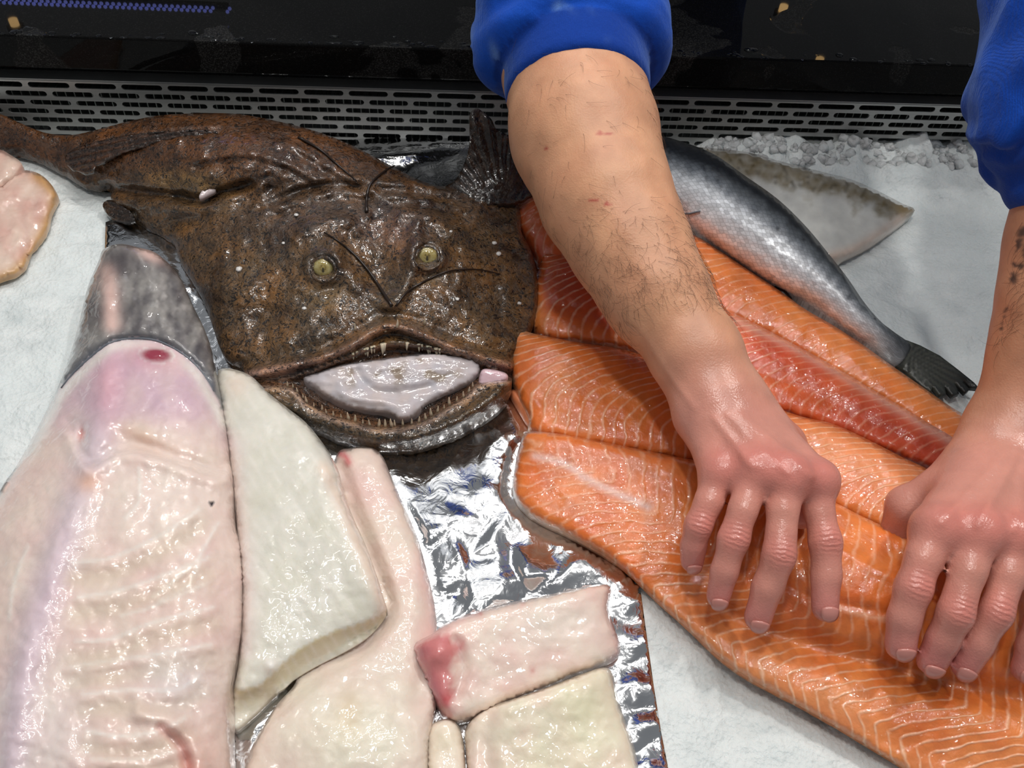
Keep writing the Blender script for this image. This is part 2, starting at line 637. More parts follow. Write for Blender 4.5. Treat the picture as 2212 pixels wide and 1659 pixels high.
# cooling fins seen through the slots
mf = NT('fin_metal'); mf.set(Base_Color=(0.30, 0.32, 0.30, 1), Metallic=.9, Roughness=.45)
v, f = joined([box(x, x + 0.0009, YW + 0.012, YW + 0.045, GZ0, GZ1 - 0.016) for x in np.arange(GX0, GX1, 0.0076)])
fins = keep(link('cooling_fins', mesh_np('cooling_fins', v, f), mf.m, smooth=False), gr)
fins['kind'] = 'stuff'
md = NT('dark_cavity'); md.set(Base_Color=(0.012, 0.012, 0.012, 1), Roughness=.7)
cav = bevelled('wall_back', *box(GX0, GX1, YW + 0.055, YW + 0.07, GZ0 - .05, GZ1 + 0.03), .001, md.m)
cav['kind'] = 'structure'

# ---- wet dark stone ledge
LY = YW - 0.012
def z_at_y(px, py, y):
    d = (np.array([(px - W / 2) / F, (Hh / 2 - py) / F, -1.0]) @ MC.T)
    return CAMZ + d[2] * y / d[1]
LZ1 = z_at_y(1040, 108, LY); LZ0 = z_at_y(1040, 176, LY)
mg = NT('wet_stone'); g = mg.obj()
sp = mg.noise(g, 900, 2, .7); pud = mg.noise(g, 11, 3, .5, 0.6)
wet = mg.ramp(pud, [(0.40, (0, 0, 0)), (0.42, (1, 1, 1))])
mg.base(mg.mixc(wet, mg.ramp(sp, [(0.48, (0.006, 0.006, 0.006)), (0.8, (0.05, 0.05, 0.048))]), mg.ramp(sp, [(0.55, (0.004, 0.004, 0.004)), (0.85, (0.02, 0.02, 0.02))])))
rr = mg.n('MapRange', i_0=wet, i_3=0.42, i_4=0.02)
wb = mg.bump(wet, .25, .0006)
mg.set(Roughness=rr, Normal=wb, Specular_IOR_Level=.06)
M_STONE = mg.m
ledge = bevelled('stone_ledge', *box(-0.95, 1.15, LY, LY + 0.34, LZ0, LZ1), .0015, M_STONE)
tag(ledge, 'wet black stone ledge running above the slotted grille', 'worktop')
# droplets sitting along the front edge of the ledge
mw = NT('water'); mw.set(Base_Color=(.9, .95, 1, 1), Roughness=.02, Transmission_Weight=1.0, IOR=1.33)
parts = []
for k in range(170):
    x = rng.uniform(-0.5, 0.62); r = rng.uniform(.0006, .0018) * (1 if rng.random() < .8 else 1.7)
    y = LY + abs(rng.normal(0, .005)) + r * .5
    v = ico * np.array([r * rng.uniform(1, 2.6), r, r * .55]) + [x, y, LZ1 + r * .1]
    parts.append((v, icf))
v, f = joined(parts)
dr = link('water_droplets', mesh_np('water_droplets', v, f), mw.m)
tag(dr, 'water droplets beaded along the front edge of the stone ledge', 'water', kind='stuff')

# lamps of the hall whose mirror images show in the polished ledge
def mirror_at(px, py, y):
    d = np.array([(px - W / 2) / F, (Hh / 2 - py) / F, -1.0]) @ MC.T
    p = CP + d * ((LZ1 - CAMZ) / d[2])
    r = d * np.array([1, 1, -1.0])
    return p + r * ((y - p[1]) / r[1])
def emis(name, col, s):
    e = NT(name); e.set(Base_Color=(*col, 1), Emission_Color=(*col, 1), Emission_Strength=s); return e.m
M_WARM = emis('warm_lamp', (1, .62, .25), 9); M_BLUE = emis('blue_led', (.28, .33, 1.0), 5)
mh = NT('lamp_housing'); mh.set(Base_Color=(.03, .03, .03, 1), Roughness=.5)
def disc(c, r, n=20, h=.0):
    v = [(c[0] + r * math.cos(2 * math.pi * k / n), c[1] + r * math.sin(2 * math.pi * k / n), c[2]) for k in range(n)]
    v += [(a, b, z + .03) for a, b, z in v]
    f = [list(range(n))[::-1], list(range(n, 2 * n))] + [[k, (k + 1) % n, n + (k + 1) % n, n + k] for k in range(n)]
    return np.array(v), f
for nm, (px, py) in (('above the left end of the ledge', (30, 48)), ('nearest the middle of the ledge', (1692, 18)), ('above the right arm', (1770, 131))):
    p = mirror_at(px, py, 3.2)
    lo = empty('ceiling_lamp', p)
    tag(lo, 'warm round ceiling lamp mirrored in the wet ledge, ' + nm, 'lamp')
    keep(link('lamp_housing', mesh_np('lamp_housing', *disc(p + [0, 0, .012], .03)), mh.m, smooth=False), lo)
    keep(link('lamp_glass', mesh_np('lamp_glass', *disc(p - [0, 0, .012], .016)), M_WARM, smooth=False), lo)
pa, pb = mirror_at(-60, -4, 1.15), mirror_at(455, 17, 1.15)
pc = mirror_at(490, 19, 1.15)
strip = empty('led_strip', pa)
tag(strip, 'strip of blue LED dots mirrored in the wet ledge at upper left', 'lamp')
dirv = (pb - pa); ln = np.linalg.norm(dirv); dirv /= ln
parts = []
for t in list(np.arange(0, ln, .0075)) + [np.linalg.norm(pc - pa)]:
    p = pa + dirv * t
    parts += [(ico * .0024 + p + np.array([0, 0, .0045]), icf), (ico * .0024 + p + dirv * .00375, icf)]
keep(link('led_dots', mesh_np('led_dots', *joined(parts)), M_BLUE), strip)['kind'] = 'stuff'
v, f = tube(np.array([pa + [0, .012, 0.004], pc + [0, .012, 0.004]]), .006, 6)
keep(link('strip_rail', mesh_np('strip_rail', v, f), mh.m, smooth=False), strip)

# ================================================================== white fish
M_WHITE = wet_flesh('white_flesh', .35, (60, .0030, .55), (260, .0013, .6), sss=.55, sss_r=(1, .8, .65), vary=.05).m
CREAM, PINK, LILAC, ROSE = lin(236, 220, 206), lin(230, 196, 190), lin(212, 194, 208), lin(214, 130, 132)
GREENW, BEIGE, PALE = lin(226, 222, 200), lin(214, 192, 160), lin(238, 232, 224)


def slab(D, H, r):
    return H * np.tanh(D / r)


# ---- the big skinned fish at the left
P = Pad([(212, 566, 34), (224, 538, 40), (260, 527, 46), (300, 535, 46), (336, 546, 42), (372, 577, 36), (396, 612, 32), (418, 662, 28), (442, 712, 28), (457, 762, 26),
         (468, 822, 26), (482, 885, 26), (492, 960, 26), (502, 1050, 26), (507, 1130, 24), (521, 1185, 24), (526, 1260, 24), (522, 1350, 24), (512, 1420, 24),
         (500, 1490, 24), (498, 1570, 24), (500, 1680, 24), (500, 1790, 24), (200, 1840, 24), (-120, 1800, 20), (-110, 1600, 18), (-90, 1400, 16), (-55, 1200, 14), (-5, 1068, 14),
         (28, 1018, 14), (58, 968, 14), (90, 908, 14), (120, 848, 16), (150, 770, 18), (170, 700, 22), (188, 625, 28)], spacing=6.2)
x, y = P.x, P.y
seam = [(60, 960), (120, 852), (165, 800), (205, 762), (240, 738), (290, 731), (345, 738), (400, 768), (440, 808), (466, 856), (490, 900)]
ds, ts, ss = linedist(x, y, spline(seam, step=10))
skin = (ss < 0)                                  # above the cut edge
if skin[np.argmin(np.hypot(x - 300, y - 620))] == False: skin = ~skin
spine = [(262, 540), (228, 640), (228, 740), (222, 860), (208, 960), (165, 1090), (118, 1230), (72, 1380), (40, 1520), (20, 1700)]
dsp, tsp, ssp = linedist(x, y, spline(spine, step=12))
z = P.z0 + np.minimum(P.D, 230) / 230 ** .9 * 230 ** .9 / 7.2
z += 4.5 * np.exp(-(dsp / 34) ** 2) * sstep(700, 800, y)
z -= 3 * np.exp(-(dsp / 60) ** 2) * sstep(560, 600, y) * sstep(760, 690, y)
z += 5.0 * np.exp(-(dsp / 28) ** 2) * sstep(560, 600, y) * sstep(760, 700, y)
z += np.where(skin, 3.2, 0) * sstep(0, 16, ds) ** .5 - 1.2 * np.exp(-(ds / 9) ** 2)
# ribs on the right half below the belly flap
ribs = [[(170, 1300), (260, 1285), (360, 1250), (450, 1215)], [(165, 1395), (240, 1390), (330, 1355), (460, 1322)], [(155, 1450), (220, 1440), (330, 1425), (455, 1402)],
        [(160, 1225), (240, 1215), (340, 1170), (430, 1110)], [(180, 1510), (280, 1500), (380, 1500), (430, 1470)], [(190, 1590), (260, 1600), (340, 1590), (400, 1560)], [(200, 1650), (300, 1650), (400, 1625)]]
rb = np.zeros(len(x)); rv = np.zeros(len(x))
for q in ribs:
    rb = np.maximum(rb, ridge(x, y, q, 10)); rv = np.maximum(rv, ridge(x, np.asarray(y) - 26, q, 22))
z += .8 * rb - .9 * rv
flap = [(150, 930), (190, 1010), (262, 975), (330, 985), (400, 1010), (470, 1030), (500, 1010)]
z += 3.0 * ridge(x, y - 8, flap, 16) - 3.0 * ridge(x, y + 16, flap, 14)
z += -5 * blob(x, y, 176, 938, 7, 16, .2) - 3 * blob(x, y, 300, 955, 60, 16, .35)
lump = [(400, 1560), (330, 1540), (300, 1560)]
z += 4 * ridge(x, y, [(300, 1540), (370, 1560), (420, 1610), (430, 1670)], 20) - 3 * ridge(x, y, [(345, 1570), (390, 1615), (410, 1680)], 10)
z += 1.2 * fbm(x / 60, y / 60, 1.1) + .5 * fbm(x / 22, y / 22, 4.1)
# colours of skin and flesh
nz = fbm(x / 70, y / 70, 2.2); n2 = fbm(x / 18, y / 40, 6.2)
c = mix(np.broadcast_to(CREAM, (len(x), 3)), PINK, .45 + .35 * nz)
c = mix(c, LILAC, .75 * np.exp(-(dsp / 42) ** 2))
c = mix(c, lin(206, 176, 190), sstep(980, 860, y) * (.75 + .3 * nz))
c = mix(c, lin(198, 170, 176), .6 * sstep(120, 40, P.D) * sstep(1010, 930, y))
c = mix(c, lin(238, 226, 216), .6 * blob(x, y, 330, 1080, 150, 110))
fibre = np.zeros(len(x))
for q in ribs:
    fibre = np.maximum(fibre, ridge(x, y + 10, q, 5))
for q in ([(262, 1330), (330, 1310), (440, 1262)], [(330, 1290), (420, 1215), (470, 1130)], [(300, 1010), (300, 1080), (270, 1120)], [(60, 1180), (30, 1260), (20, 1340)], [(440, 1180), (410, 1260), (340, 1300)]):
    fibre = np.maximum(fibre, ridge(x, y, q, 4.5))
z = z + .6 * fibre
c = mix(c, PALE, .6 * fibre)
c = mix(c, lin(214, 196, 174), .55 * rv + .45 * blob(x, y, 300, 930, 50, 22, .3))
c = mix(c, lin(216, 214, 216), .45 * blob(x, y, 380, 1470, 80, 60) + .4 * blob(x, y, 120, 1600, 70, 160))
c = mix(c, lin(232, 188, 165), .8 * blob(x, y, 192, 1040, 34, 24) + .4 * blob(x, y, 310, 948, 60, 18, .4))
c = mix(c, lin(206, 128, 118), .8 * blob(x, y, 176, 938, 6, 15, .2) + .55 * ridge(x, y, [(352, 1572), (395, 1610), (415, 1690)], 14) + .35 * blob(x, y, 430, 1660, 60, 70))
c = mix(c, lin(225, 165, 175), .5 * blob(x, y, 235, 830, 36, 70))
c = mix(c, PALE, .8 * np.exp(-((ds - 12) / 12) ** 2) * (~skin))
br = blob(x, y, 338, 767, 38, 17, .05)
c = mix(c, lin(150, 52, 72), sstep(.25, .75, br)); c = mix(c, lin(205, 130, 150), .6 * blob(x, y, 338, 767, 60, 30) * (br < .3))
c = mix(c, lin(30, 26, 26), sstep(.3, .6, blob(x, y, 457, 1088, 5)))
gs = mix(np.broadcast_to(lin(150, 146, 142), (len(x), 3)), lin(92, 88, 90), .5 + .9 * n2 * .6 + .5 * nz)
gs = gs * (1 + .28 * fbm(x / 7, y / 20, 3.7) + .12 * fbm(x / 4, y / 9, 1.7))[:, None]
gs = mix(gs, lin(196, 190, 186), .75 * sstep(.1, .9, fbm(x / 26, y / 26, 9.2)) * blob(x, y, 370, 665, 80, 70))
gs = mix(gs, lin(225, 190, 180), .85 * ridge(x, y, [(232, 585), (238, 640), (242, 700)], 19) + .9 * blob(x, y, 322, 548, 34, 14, .45))
gs = mix(gs, lin(70, 62, 66), .8 * blob(x, y, 262, 560, 34, 34) + .5 * blob(x, y, 190, 660, 16, 80, .2))
gs = mix(gs, lin(92, 96, 104), .85 * np.exp(-(ds / 13) ** 2))
c = np.where(skin[:, None], gs, c)
bigfish = P.build('skinned_fish', z, M_WHITE, c, bottom=4)
tag(bigfish, 'large skinned white fish with grey skin left on its narrow end', 'fish')
# cut edge of the skin, a thin grey band of its own
sl = spline([(132, 838), (165, 800), (205, 764), (240, 740), (290, 731), (345, 738), (400, 768), (440, 808), (462, 846)], step=9)


def on_pad(P, z, pts, lift=0.0):
    """points on a pad's surface near given sight points"""
    out = []
    for q in pts:
        d = np.hypot(P.x - q[0], P.y - q[1]); k = np.argsort(d)[:4]; w = 1 / (d[k] + 1)
        out.append(at(q[0], q[1], ((z[k] * w).sum() / w.sum() + lift) / 1000.0))
    return np.array(out)


ms2 = NT('skin_edge'); ms2.set(Base_Color=(*lin(104, 108, 116), 1), Roughness=.3)
v, f = tube(on_pad(P, z, sl, -.1), np.interp(np.arange(len(sl)), [0, 4, 14, len(sl) - 5, len(sl) - 1], [.0005, .0010, .0009, .0006, .0003]), 8)
e = keep(link('skin_edge', mesh_np('skin_edge', v, f), ms2.m), bigfish)
e['label'] = 'grey cut edge of the skin'

# ---- white fillets
fillets = []


def white_fillet(poly, label, zfn, colfn, spacing=8, bottom=5, over=False):
    P = Pad(poly, spacing=spacing)
    z = zfn(P); c = colfn(P)
    z = z + .7 * fbm(P.x / 45, P.y / 45, len(fillets) * 3.3) + .35 * fbm(P.x / 16, P.y / 16, len(fillets) * 5.3)
    z, bottom = rest_on(P, z, [q[0] for q in fillets if over], bottom)
    o = P.build('white_fillet', z, M_WHITE, c, bottom=bottom)
    tag(o, label, 'fish fillet', 'white fish fillets on the foil')
    fillets.append((P, z)); return o


def grain(P, ang, freq=.10, w=.5):
    u = P.x * math.cos(ang) + P.y * math.sin(ang)
    return sstep(.55, 1, np.sin(u * freq * 2 * math.pi * .35 + 1.8 * fbm(P.x / 80, P.y / 80, 7.0)))


# F: the long one, underneath
def zF(P):
    z = P.z0 + slab(P.D, 14, 40) + 10 * blob(P.x, P.y, 770, 1600, 170, 130)
    z -= 5 * ridge(P.x, P.y, [(945, 1250), (930, 1400), (905, 1500)], 26)
    df_, _, _ = linedist(P.x, P.y, spline([(728, 1000), (746, 1050), (768, 1110), (794, 1170), (818, 1232), (836, 1290), (836, 1330), (786, 1388), (735, 1416), (680, 1444), (612, 1492), (560, 1534), (500, 1574)], step=8))
    z = np.minimum(z, 13 + .32 * df_)
    return np.where(inside(P.x, P.y, [(700, 960), (850, 1300), (830, 1340), (600, 1500), (480, 1500), (480, 900)]) & (P.D > 5), np.minimum(z, 12), z)


def cF(P):
    x, y = P.x, P.y
    c = mix(np.broadcast_to(lin(230, 217, 202), (len(x), 3)), lin(229, 202, 192), .5 + .6 * fbm(x / 80, y / 80, 1.0))
    c = mix(c, lin(232, 228, 208), .8 * blob(x, y, 760, 1590, 170, 130))
    c = mix(c, lin(214, 190, 150), .5 * blob(x, y, 755, 1540, 26, 46))
    c = mix(c, lin(232, 186, 184), .5 * ridge(x, y, [(925, 1230), (938, 1330), (930, 1440)], 22) + .5 * blob(x, y, 770, 1040, 40, 40))
    c = mix(c, lin(200, 80, 90), .8 * ridge(x, y, [(728, 978), (745, 984), (752, 1000)], 8))
    return c


white_fillet([(726, 985, 8), (758, 968, 12), (800, 965, 14), (826, 985, 12), (842, 1022, 10), (872, 1092, 9), (902, 1162, 8), (922, 1232, 7), (938, 1300, 7), (944, 1370, 7),
              (936, 1440, 8), (944, 1500, 8), (936, 1560, 8), (926, 1620, 8), (925, 1720, 8), (920, 1790, 8), (515, 1790, 8), (522, 1700, 8), (535, 1636, 9), (562, 1578, 10), (600, 1520, 12), (640, 1470, 10), (640, 1400, 6),
              (700, 1300, 6), (700, 1100, 6)], 'long white fillet with a thin reddish tip reaching the foil under the monkfish mouth', zF, cF)


# E: the thick one lying on it
def zE(P):
    z = P.z0 + slab(P.D, 15, 60)
    z -= 3.5 * ridge(P.x, P.y, [(700, 960), (735, 1010), (725, 1040)], 18)
    x, y = P.x, P.y
    crest = spline([(842, 1312), (800, 1340), (740, 1358), (680, 1384), (632, 1414), (594, 1450), (560, 1478), (520, 1490), (500, 1480)], step=8)
    foot = spline([(836, 1324), (818, 1352), (786, 1382), (735, 1412), (680, 1440), (640, 1464), (612, 1488), (590, 1500), (560, 1530), (520, 1565), (500, 1572)], step=8)
    dc_, _, sc_ = linedist(x, y, crest); df_, _, _ = linedist(x, y, foot)
    face = (sc_ < 0) if sc_[np.argmin(np.hypot(x - 720, y - 1405))] < 0 else (sc_ > 0)
    f = df_ / (df_ + dc_ + 1e-6)
    z = np.where(face, 15 + (z - 15) * np.clip(f, 0, 1) ** .9, z)
    z += 4 * blob(x, y, 585, 1438, 13, 15)
    P.face = face; P.dc = dc_
    return z


def cE(P):
    x, y = P.x, P.y
    c = mix(np.broadcast_to(lin(220, 217, 202), (len(x), 3)), lin(226, 223, 213), .5 + .6 * fbm(x / 80, y / 80, 3.0))
    c = mix(c, lin(212, 198, 158), P.face * np.clip(.9 - P.dc / 70, .15, 1)); c = mix(c, PALE, .8 * blob(x, y, 585, 1438, 14, 16))
    c = mix(c, lin(232, 205, 186), .6 * ridge(x, y, [(700, 1010), (745, 1110), (800, 1240), (830, 1310)], 16) + .5 * blob(x, y, 510, 830, 30, 30))
    c = mix(c, lin(236, 220, 216), .7 * ridge(x, y, [(500, 960), (512, 1120), (530, 1250), (525, 1400)], 26))
    c = mix(c, PALE, .35 * grain(P, -.6, .12))
    return c


white_fillet([(470, 806, 22), (486, 796, 24), (506, 798, 24), (542, 812, 24), (582, 850, 26), (622, 882, 26), (660, 912, 28), (692, 950, 30), (716, 986, 32), (733, 1022, 32),
              (742, 1064, 32), (764, 1120, 34), (790, 1178, 34), (812, 1238, 34), (828, 1290, 30), (836, 1322, 22), (818, 1352, 16), (786, 1382, 15), (735, 1412, 15), (680, 1440, 15), (640, 1464, 15),
              (612, 1488, 15), (590, 1500, 15), (560, 1530, 12), (520, 1565, 8), (500, 1570, 8), (504, 1500, 20), (516, 1430, 22), (522, 1350, 24), (522, 1260, 24), (516, 1180, 24), (506, 1080, 22), (492, 960, 22), (478, 880, 22)],
             'thick creamy white fillet beside the skinned fish, its cut face bent down', zE, cE, over=True)


# G: square piece with a bloody end
def zG(P):
    x, y = P.x, P.y
    z = P.z0 + slab(P.D, 15, 34)
    z += 5 * blob(x, y, 945, 1410, 40, 32) - 4 * ridge(x, y, [(985, 1385), (1000, 1440), (985, 1500)], 12) + 3 * blob(x, y, 955, 1500, 24, 40)
    return z


def cG(P):
    x, y = P.x, P.y
    c = mix(np.broadcast_to(lin(238, 222, 208), (len(x), 3)), lin(232, 202, 192), .5 + .7 * fbm(x / 60, y / 60, 5.0))
    bl = np.clip(blob(x, y, 940, 1400, 62, 46) + blob(x, y, 950, 1490, 34, 70, -.25), 0, 1)
    c = mix(c, lin(208, 124, 124), sstep(.2, .8, bl + .25 * fbm(x / 22, y / 22, 2.0)) * .95)
    c = mix(c, lin(176, 92, 110), .8 * blob(x, y, 935, 1490, 14, 50, -.3) + .6 * blob(x, y, 912, 1410, 14, 20))
    c = mix(c, lin(190, 60, 66), .8 * blob(x, y, 1035, 1323, 7) + .7 * blob(x, y, 1128, 1306, 4) + .6 * blob(x, y, 963, 1510, 10, 10) + .4 * blob(x, y, 1150, 1448, 7, 9))
    c = mix(c, lin(222, 170, 168), .7 * ridge(x, y, [(1318, 1270), (1318, 1330), (1338, 1400), (1325, 1425)], 9) + .5 * ridge(x, y, [(940, 1365), (1020, 1322)], 12))
    c = mix(c, lin(234, 228, 216), .5 * blob(x, y, 1200, 1350, 110, 50))
    return c


white_fillet([(890, 1402, 16), (905, 1384, 20), (935, 1368, 22), (965, 1345, 22), (1022, 1322, 22), (1100, 1302, 22), (1180, 1286, 22), (1250, 1270, 22), (1300, 1262, 20), (1320, 1272, 18),
              (1314, 1312, 14), (1326, 1352, 12), (1340, 1396, 9), (1332, 1420, 9), (1292, 1440, 9), (1240, 1458, 9), (1180, 1484, 9), (1104, 1514, 9), (1045, 1542, 9), (1000, 1560, 9), (962, 1552, 9), (938, 1512, 10), (912, 1458, 12)],
             'squarish pinkish white fillet with a bloody red left end', zG, cG)


# I: bottom right piece
def zI(P):
    return P.z0 + slab(P.D, 14, 36) - 3 * ridge(P.x, P.y, [(1060, 1540), (1050, 1600), (1060, 1700)], 18)


def cI(P):
    x, y = P.x, P.y
    c = mix(np.broadcast_to(lin(236, 228, 206), (len(x), 3)), lin(234, 214, 196), .5 + .7 * fbm(x / 60, y / 60, 9.0))
    c = mix(c, lin(226, 222, 190), .8 * blob(x, y, 1260, 1530, 70, 70) + .4 * blob(x, y, 1200, 1640, 120, 60))
    c = mix(c, lin(206, 196, 170), .45 * ridge(x, y, [(1100, 1545), (1120, 1530), (1135, 1545)], 14))
    return mix(c, lin(236, 206, 198), .5 * blob(x, y, 1030, 1650, 50, 90))


white_fillet([(1004, 1578, 10), (1024, 1550, 16), (1062, 1526, 20), (1120, 1506, 21), (1190, 1482, 22), (1256, 1456, 22), (1306, 1442, 20), (1324, 1458, 16), (1334, 1504, 12), (1352, 1562, 10), (1372, 1622, 9), (1384, 1700, 9),
              (1390, 1790, 9), (1200, 1800, 9), (1014, 1790, 9), (1012, 1700, 9), (1006, 1630, 9)], 'yellowish white fillet piece below the bloody fillet, cut by the picture bottom', zI, cI)
# J: rounded lobe between
white_fillet([(918, 1600, 8), (928, 1570, 12), (948, 1556, 14), (974, 1554, 14), (994, 1574, 12), (1002, 1610, 10), (1008, 1680, 9), (1012, 1790, 9), (930, 1790, 9), (922, 1680, 8)],
             'small rounded white fillet end squeezed between two larger fillets', lambda P: P.z0 + slab(P.D, 11, 26), lambda P: mix(np.broadcast_to(lin(238, 224, 208), (P.n, 3)), lin(232, 222, 196), .6 * blob(P.x, P.y, 960, 1600, 30, 40)))

# K: two pale slices at the far left
def zK(P): return P.z0 + slab(P.D, 6, 26) + 1.6 * fbm(P.x / 26, P.y / 26, 4.4)
def cK(P):
    x, y = P.x, P.y
    c = mix(np.broadcast_to(lin(228, 204, 188), (len(x), 3)), lin(214, 168, 156), .5 + .8 * fbm(x / 60, y / 60, 3.4))
    return mix(c, lin(196, 152, 96), .9 * ridge(x, y, [(82, 380), (118, 420), (108, 470), (75, 540), (35, 585), (-10, 608)], 15))
def slice_(poly, label):
    P = Pad(poly, spacing=8); z = zK(P) + .8 * fbm(P.x / 40, P.y / 40, 1.3)
    o = P.build('fish_slice', z, M_WHITE, cK(P), bottom=2)
    return tag(o, label, 'fish fillet', 'pale slices at the left edge')
slice_([(-70, 400, 10), (-10, 405, 10), (40, 370, 10), (82, 374, 10), (112, 400, 10), (126, 430, 6), (112, 462, 5), (100, 504, 5), (70, 546, 4), (44, 588, 4), (0, 606, 4), (-50, 630, 4)],
       'pale pink fish slice with a yellowish rim lying on ice below the brown tail')
slice_([(-70, 320, 16), (-5, 322, 17), (22, 334, 17), (46, 352, 16), (40, 372, 14), (18, 396, 12), (-10, 408, 11), (-70, 412, 11)], 'smaller pale slice at the left edge touching the brown tail')

# ================================================================== salmon
def salmon_mat():
    m = NT('salmon_flesh'); g = m.obj()
    col = m.n('VertexColor', layer_name='Col')
    ph = m.n('Attribute', attribute_name='phase'); amt = m.n('Attribute', attribute_name='stripe')
    nz = m.noise(g, 70, 3)
    p2 = m.math('ADD', ph, m.math('MULTIPLY', nz, .55)); m.t.links.new(ph.outputs[2], p2.inputs[0])
    fr = m.math('FRACT', p2)
    tri = m.math('ABSOLUTE', m.math('SUBTRACT', fr, .5))
    lw = m.n('MapRange', interpolation_type='SMOOTHSTEP', i_0=tri, i_1=.5, i_2=.30, i_3=1.0, i_4=0.0)
    br = m.n('MapRange', i_0=m.noise(g, 130, 2), i_1=.35, i_2=.6, i_3=.35, i_4=1.0)
    w = m.math('MULTIPLY', m.math('MULTIPLY', lw, br), 1.0); w2 = m.math('MULTIPLY', w, 1.0); m.t.links.new(amt.outputs[2], w2.inputs[1])
    n2 = m.noise(g, 90, 4)
    f = m.n('MapRange', i_0=n2, i_1=.3, i_2=.7, i_3=.86, i_4=1.12)
    sc = m.n('VectorMath', operation='SCALE', i_0=col); m.t.links.new(f.outputs[0], sc.inputs['Scale'])
    pale = m.n('VectorMath', operation='MULTIPLY_ADD', i_0=col); pale.inputs[1].default_value = (.35, .35, .35); pale.inputs[2].default_value = (.62, .42, .29)
    mx = m.mixc(w2, sc, pale)
    m.base(mx)
    base = m.bump(m.noise(g, 430, 3, .6), .2, .0008, m.bump(m.noise(g, 120, 3, .5, .5), .35, .002, m.bump(w2, .4, .0012)))
    film = m.bump(m.noise(g, 150, 2, .5, 1.0), .55, .0022, m.bump(w2, .35, .0012))
    m.set(Roughness=.35, Normal=base, Coat_Weight=.75, Coat_Roughness=.045, Coat_Normal=film, Subsurface_Weight=.35, Subsurface_Radius=(1, .5, .28), Subsurface_Scale=.005, IOR=1.4)
    return m.m


M_SALM = salmon_mat()
OR1, OR2, RED, DEEP = lin(228, 134, 66), lin(216, 108, 46), lin(202, 78, 46), lin(160, 54, 42)
SILV = lin(172, 176, 178)
salmon_pads = {}


def salmon_fillet(key, poly, axis, label, zfn, colfn, per=27.0, phasefn=None, stripefn=None, spacing=7, bottom=3, lower=()):
    P = Pad(poly, spacing=spacing)
    x, y = P.x, P.y
    d, t, s = linedist(x, y, spline(axis, step=14))
    L = np.linalg.norm(np.diff(np.array(axis, float), axis=0), axis=1).sum()
    v = d * s / 130.0                                # across, signed
    u = t * L
    z = zfn(P, u, v) + .5 * fbm(x / 40, y / 40, 2.5) + .25 * fbm(x / 14, y / 14, 7.5)
    c = colfn(P, u, v)
    q_ = -v * 130                                     # px above the axis
    bend = 150 * np.clip((q_ + 70) / 150, 0, 1.15) ** 2.3 + 14 * np.clip((-q_ - 20) / 60, 0, 1) ** 2
    ph = (u - bend if phasefn is None else phasefn(P, u, v)) / per + .22 * fbm(x / 60, y / 60, 4.4)
    st = np.clip(.8 if stripefn is None else stripefn(P, u, v), 0, 1) * np.ones(P.n)
    z, zb = rest_on(P, z, [q for q in lower], bottom)
    o = P.build('salmon_fillet', z, M_SALM, c, {'phase': ph, 'stripe': st}, bottom=zb)
    tag(o, label, 'fish fillet', 'salmon fillets fanned out under the hands')
    salmon_pads[key] = (P, z)
    return o


# ---- the whole silver salmon
P = Pad([(1236, 330, 24), (1250, 296, 34), (1320, 282, 40), (1410, 290, 44), (1470, 305, 44), (1540, 332, 44), (1610, 380, 43), (1680, 430, 42), (1740, 488, 40), (1790, 548, 37), (1832, 602, 34), (1866, 652, 30), (1900, 692, 26),
         (1930, 716, 22), (1966, 744, 16), (1960, 766, 13), (1930, 788, 11), (1880, 748, 12), (1830, 716, 12), (1780, 680, 12), (1730, 648, 12), (1680, 622, 12), (1600, 572, 12), (1540, 530, 12), (1480, 490, 12), (1400, 438, 12), (1320, 402, 14), (1260, 362, 18)], spacing=7)
x, y = P.x, P.y
ax = spline([(1240, 330), (1400, 380), (1530, 430), (1640, 505), (1740, 585), (1830, 665), (1945, 765)], step=12)
d, t, s = linedist(x, y, ax)
z = P.z0 + np.minimum(P.D, 130) / 3.3 * (1 - .8 * sstep(.86, 1.0, t))
hw = np.interp(t, [0, .2, .55, .8, 1], [75, 95, 95, 62, 32])
v = d * s / hw                                     # -1 back .. +1 belly (sign fixed below)
if v[np.argmin(np.hypot(x - 1600, y - 390))] > 0: v = -v
back = lin(30, 33, 38); side = lin(196, 201, 206); belly = lin(246, 247, 248)
nn = fbm(x / 20, y / 20, 3.0)
c = mix(np.broadcast_to(back, (P.n, 3)), lin(96, 102, 108), sstep(-.75, -.4, v + .07 * nn))
c = mix(c, side, sstep(-.5, -.05, v + .10 * nn)); c = mix(c, belly, sstep(.05, .6, v))
c = mix(c, lin(214, 206, 204), .7 * sstep(.7, 1.0, v)); c = mix(c, lin(70, 74, 78), .8 * sstep(.90, .99, t))
spots = sstep(.55, .8, fbm(x / 12, y / 12, 14.0)) * sstep(0, -.4, v)
c = mix(c, lin(26, 28, 32), .8 * spots)
lenm = t * .40
mm = NT('salmon_skin'); g = mm.obj()
col = mm.n('VertexColor', layer_name='Col'); uv = mm.n('Attribute', attribute_name='uvw')
vo = mm.n('TexVoronoi', i_Scale=1.05, i_Randomness=.4); mm.t.links.new(uv.outputs[1], vo.inputs['Vector'])
ed = mm.n('TexVoronoi', feature='DISTANCE_TO_EDGE', i_Scale=1.05, i_Randomness=.4); mm.t.links.new(uv.outputs[1], ed.inputs['Vector'])
sh = mm.n('MapRange', i_0=ed, i_1=0.0, i_2=.16, i_3=.70, i_4=1.0)
sepc = mm.n('SeparateColor'); mm.t.links.new(vo.outputs['Color'], sepc.inputs[0])
rnd = mm.n('MapRange', i_0=sepc, i_3=.86, i_4=1.35)
shr = mm.math('MULTIPLY', sh, rnd)
